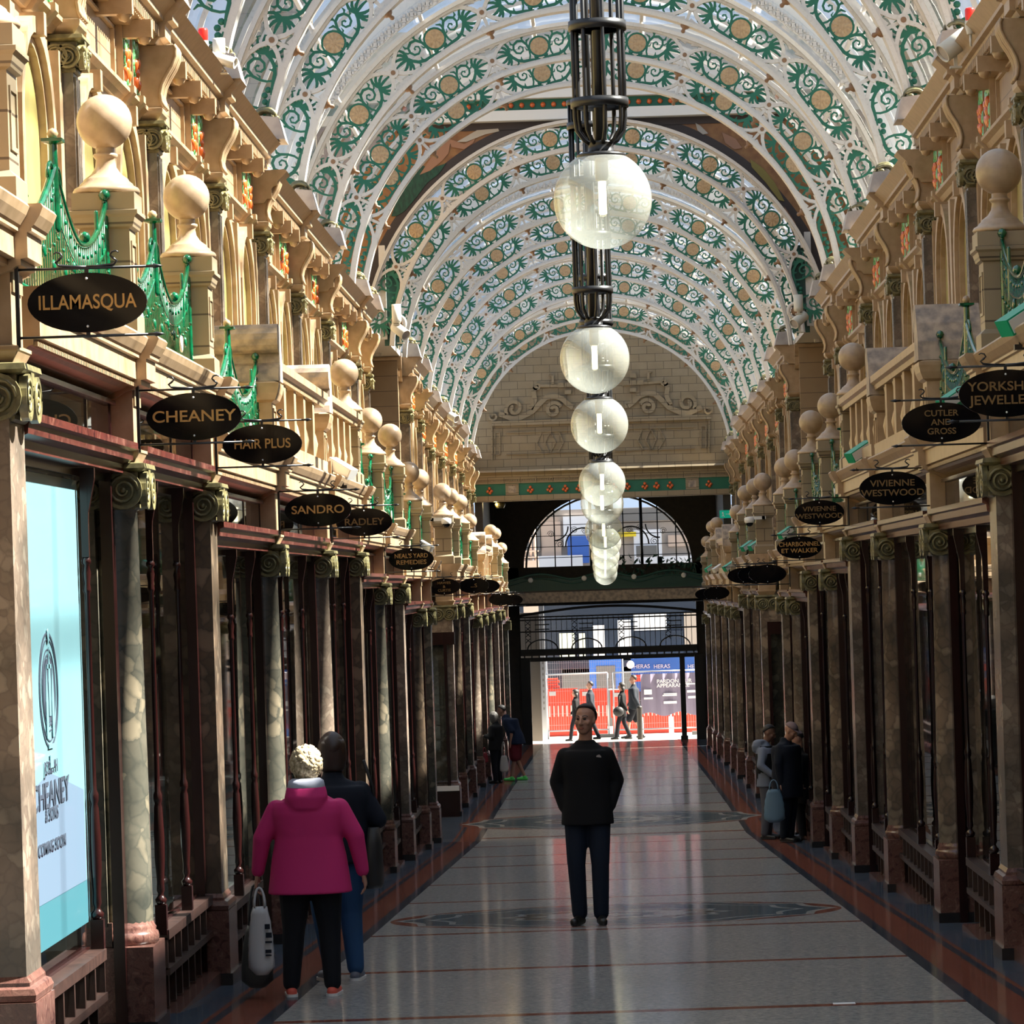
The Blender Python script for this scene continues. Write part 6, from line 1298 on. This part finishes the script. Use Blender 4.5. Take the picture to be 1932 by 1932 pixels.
for x, lab, cap_ in ((1099, 'short black bollard with a yellow band, sunlit half of the pavement', 1), (1208, 'slim steel bollard in front of the mauve banner', 0)):
    p = PX(x, 1390, 105.6); mb = MB(); mb.lathe([(.075, 0), (.075, .86), (.08, .87), (.08, .93), (.03, .95)], 12, 0, 0, 0); 
    t = thing('bollard', lab, 'bollard', (p.x, 105.6, zfl(105.6))); M.setdefault('yel', mat('yellow_band', (.8, .6, .02), .5)); b_ = MB(); b_.lathe([(.083, .80), (.083, .86)], 12)
    put(t, [('post', mb.mesh('post', 'darkb'))] + ([('band', b_.mesh('band', 'yel'))] if cap_ else []))
# buildings over the road
t = thing('street_building', 'dark glazed shop building across the street seen through the transom grille', 'building', (0, 128, 0)); x0, x1, z0, z1 = rect(900, 1075, 1400, 1390, 128); a = MB(); a.box(x0, x1, 0, 1, zs-1, z1)
wn = MB()
for (xa, ya_, xb, yb_, m_) in ((1055, 1195, 1085, 1240, 1), (1092, 1195, 1105, 1240, 1), (1118, 1180, 1142, 1245, 2), (1165, 1170, 1192, 1245, 2), (1195, 1160, 1258, 1188, 2), (1196, 1192, 1290, 1240, 0), (990, 1165, 1022, 1205, 3), (1290, 1155, 1318, 1215, 4), (1060, 1240, 1320, 1262, 0), (1060, 1262, 1320, 1300, 3)): q0, q1, q2, q3_ = rect(xa, ya_, xb, yb_, 128); wn.box(q0, q1, -.06, 0, q2, q3_, m_)
put(t, [('facade', a.mesh('facade', 'dglass')), ('window', wn.mesh('window', ['dglass', 'litw', 'sheet', 'asph', 'brick']))])
t = thing('scaffolded_building', 'pale building with sheeting and scaffold seen through the arched window', 'building', (0, 132, 0)); x0, x1, z0, z1 = rect(880, 968, 1420, 1080, 132); a = MB(); a.box(x0, x1, 0, 1, -3, z1)
wn = MB()
for (xa, ya_, xb, yb_, m_) in ((1020, 985, 1060, 1068, 0), (1062, 975, 1120, 1030, 1), (1070, 1012, 1112, 1062, 2), (1000, 1050, 1100, 1075, 3), (985, 960, 1020, 1040, 4), (1195, 1000, 1250, 1070, 3), (1260, 1010, 1300, 1030, 0), (1240, 1050, 1310, 1068, 3), (1170, 960, 1300, 980, 4), (1200, 1030, 1240, 1050, 4), (1150, 1005, 1200, 1012, 5)): q0, q1, q2, q3_ = rect(xa, ya_, xb, yb_, 132); wn.box(q0, q1, -.1-.02*m_, 0, q2, q3_, m_)
put(t, [('facade', a.mesh('facade', 'brick')), ('sheeting', wn.mesh('sheeting', ['scaff', 'sheet', 'bsheet', 'sheet', 'asph', 'yel']))])
mb = MB()
for x in (990, 1002, 1010): p = PX(x, 1060, 126); mb.tube([(p.x, 126, p.z-.3), (p.x, 126, p.z+1.5)], .05, 6)
for y in (1040, 1052): a_, b__, c__, d__ = rect(985, y-1, 1016, y+1, 126); mb.box(a_, b__, 125.9, 126.1, c__, d__)
mb.box(PX(985, 1060, 126).x, PX(1016, 1060, 126).x, 125.9, 126.1, zs, PX(985, 1058, 126).z) 
o = ob('scaffold', mb.mesh('scaffold', 'scaff')); tag(o, 'pinkish wooden scaffold frame seen low through the arched window', 'scaffold')
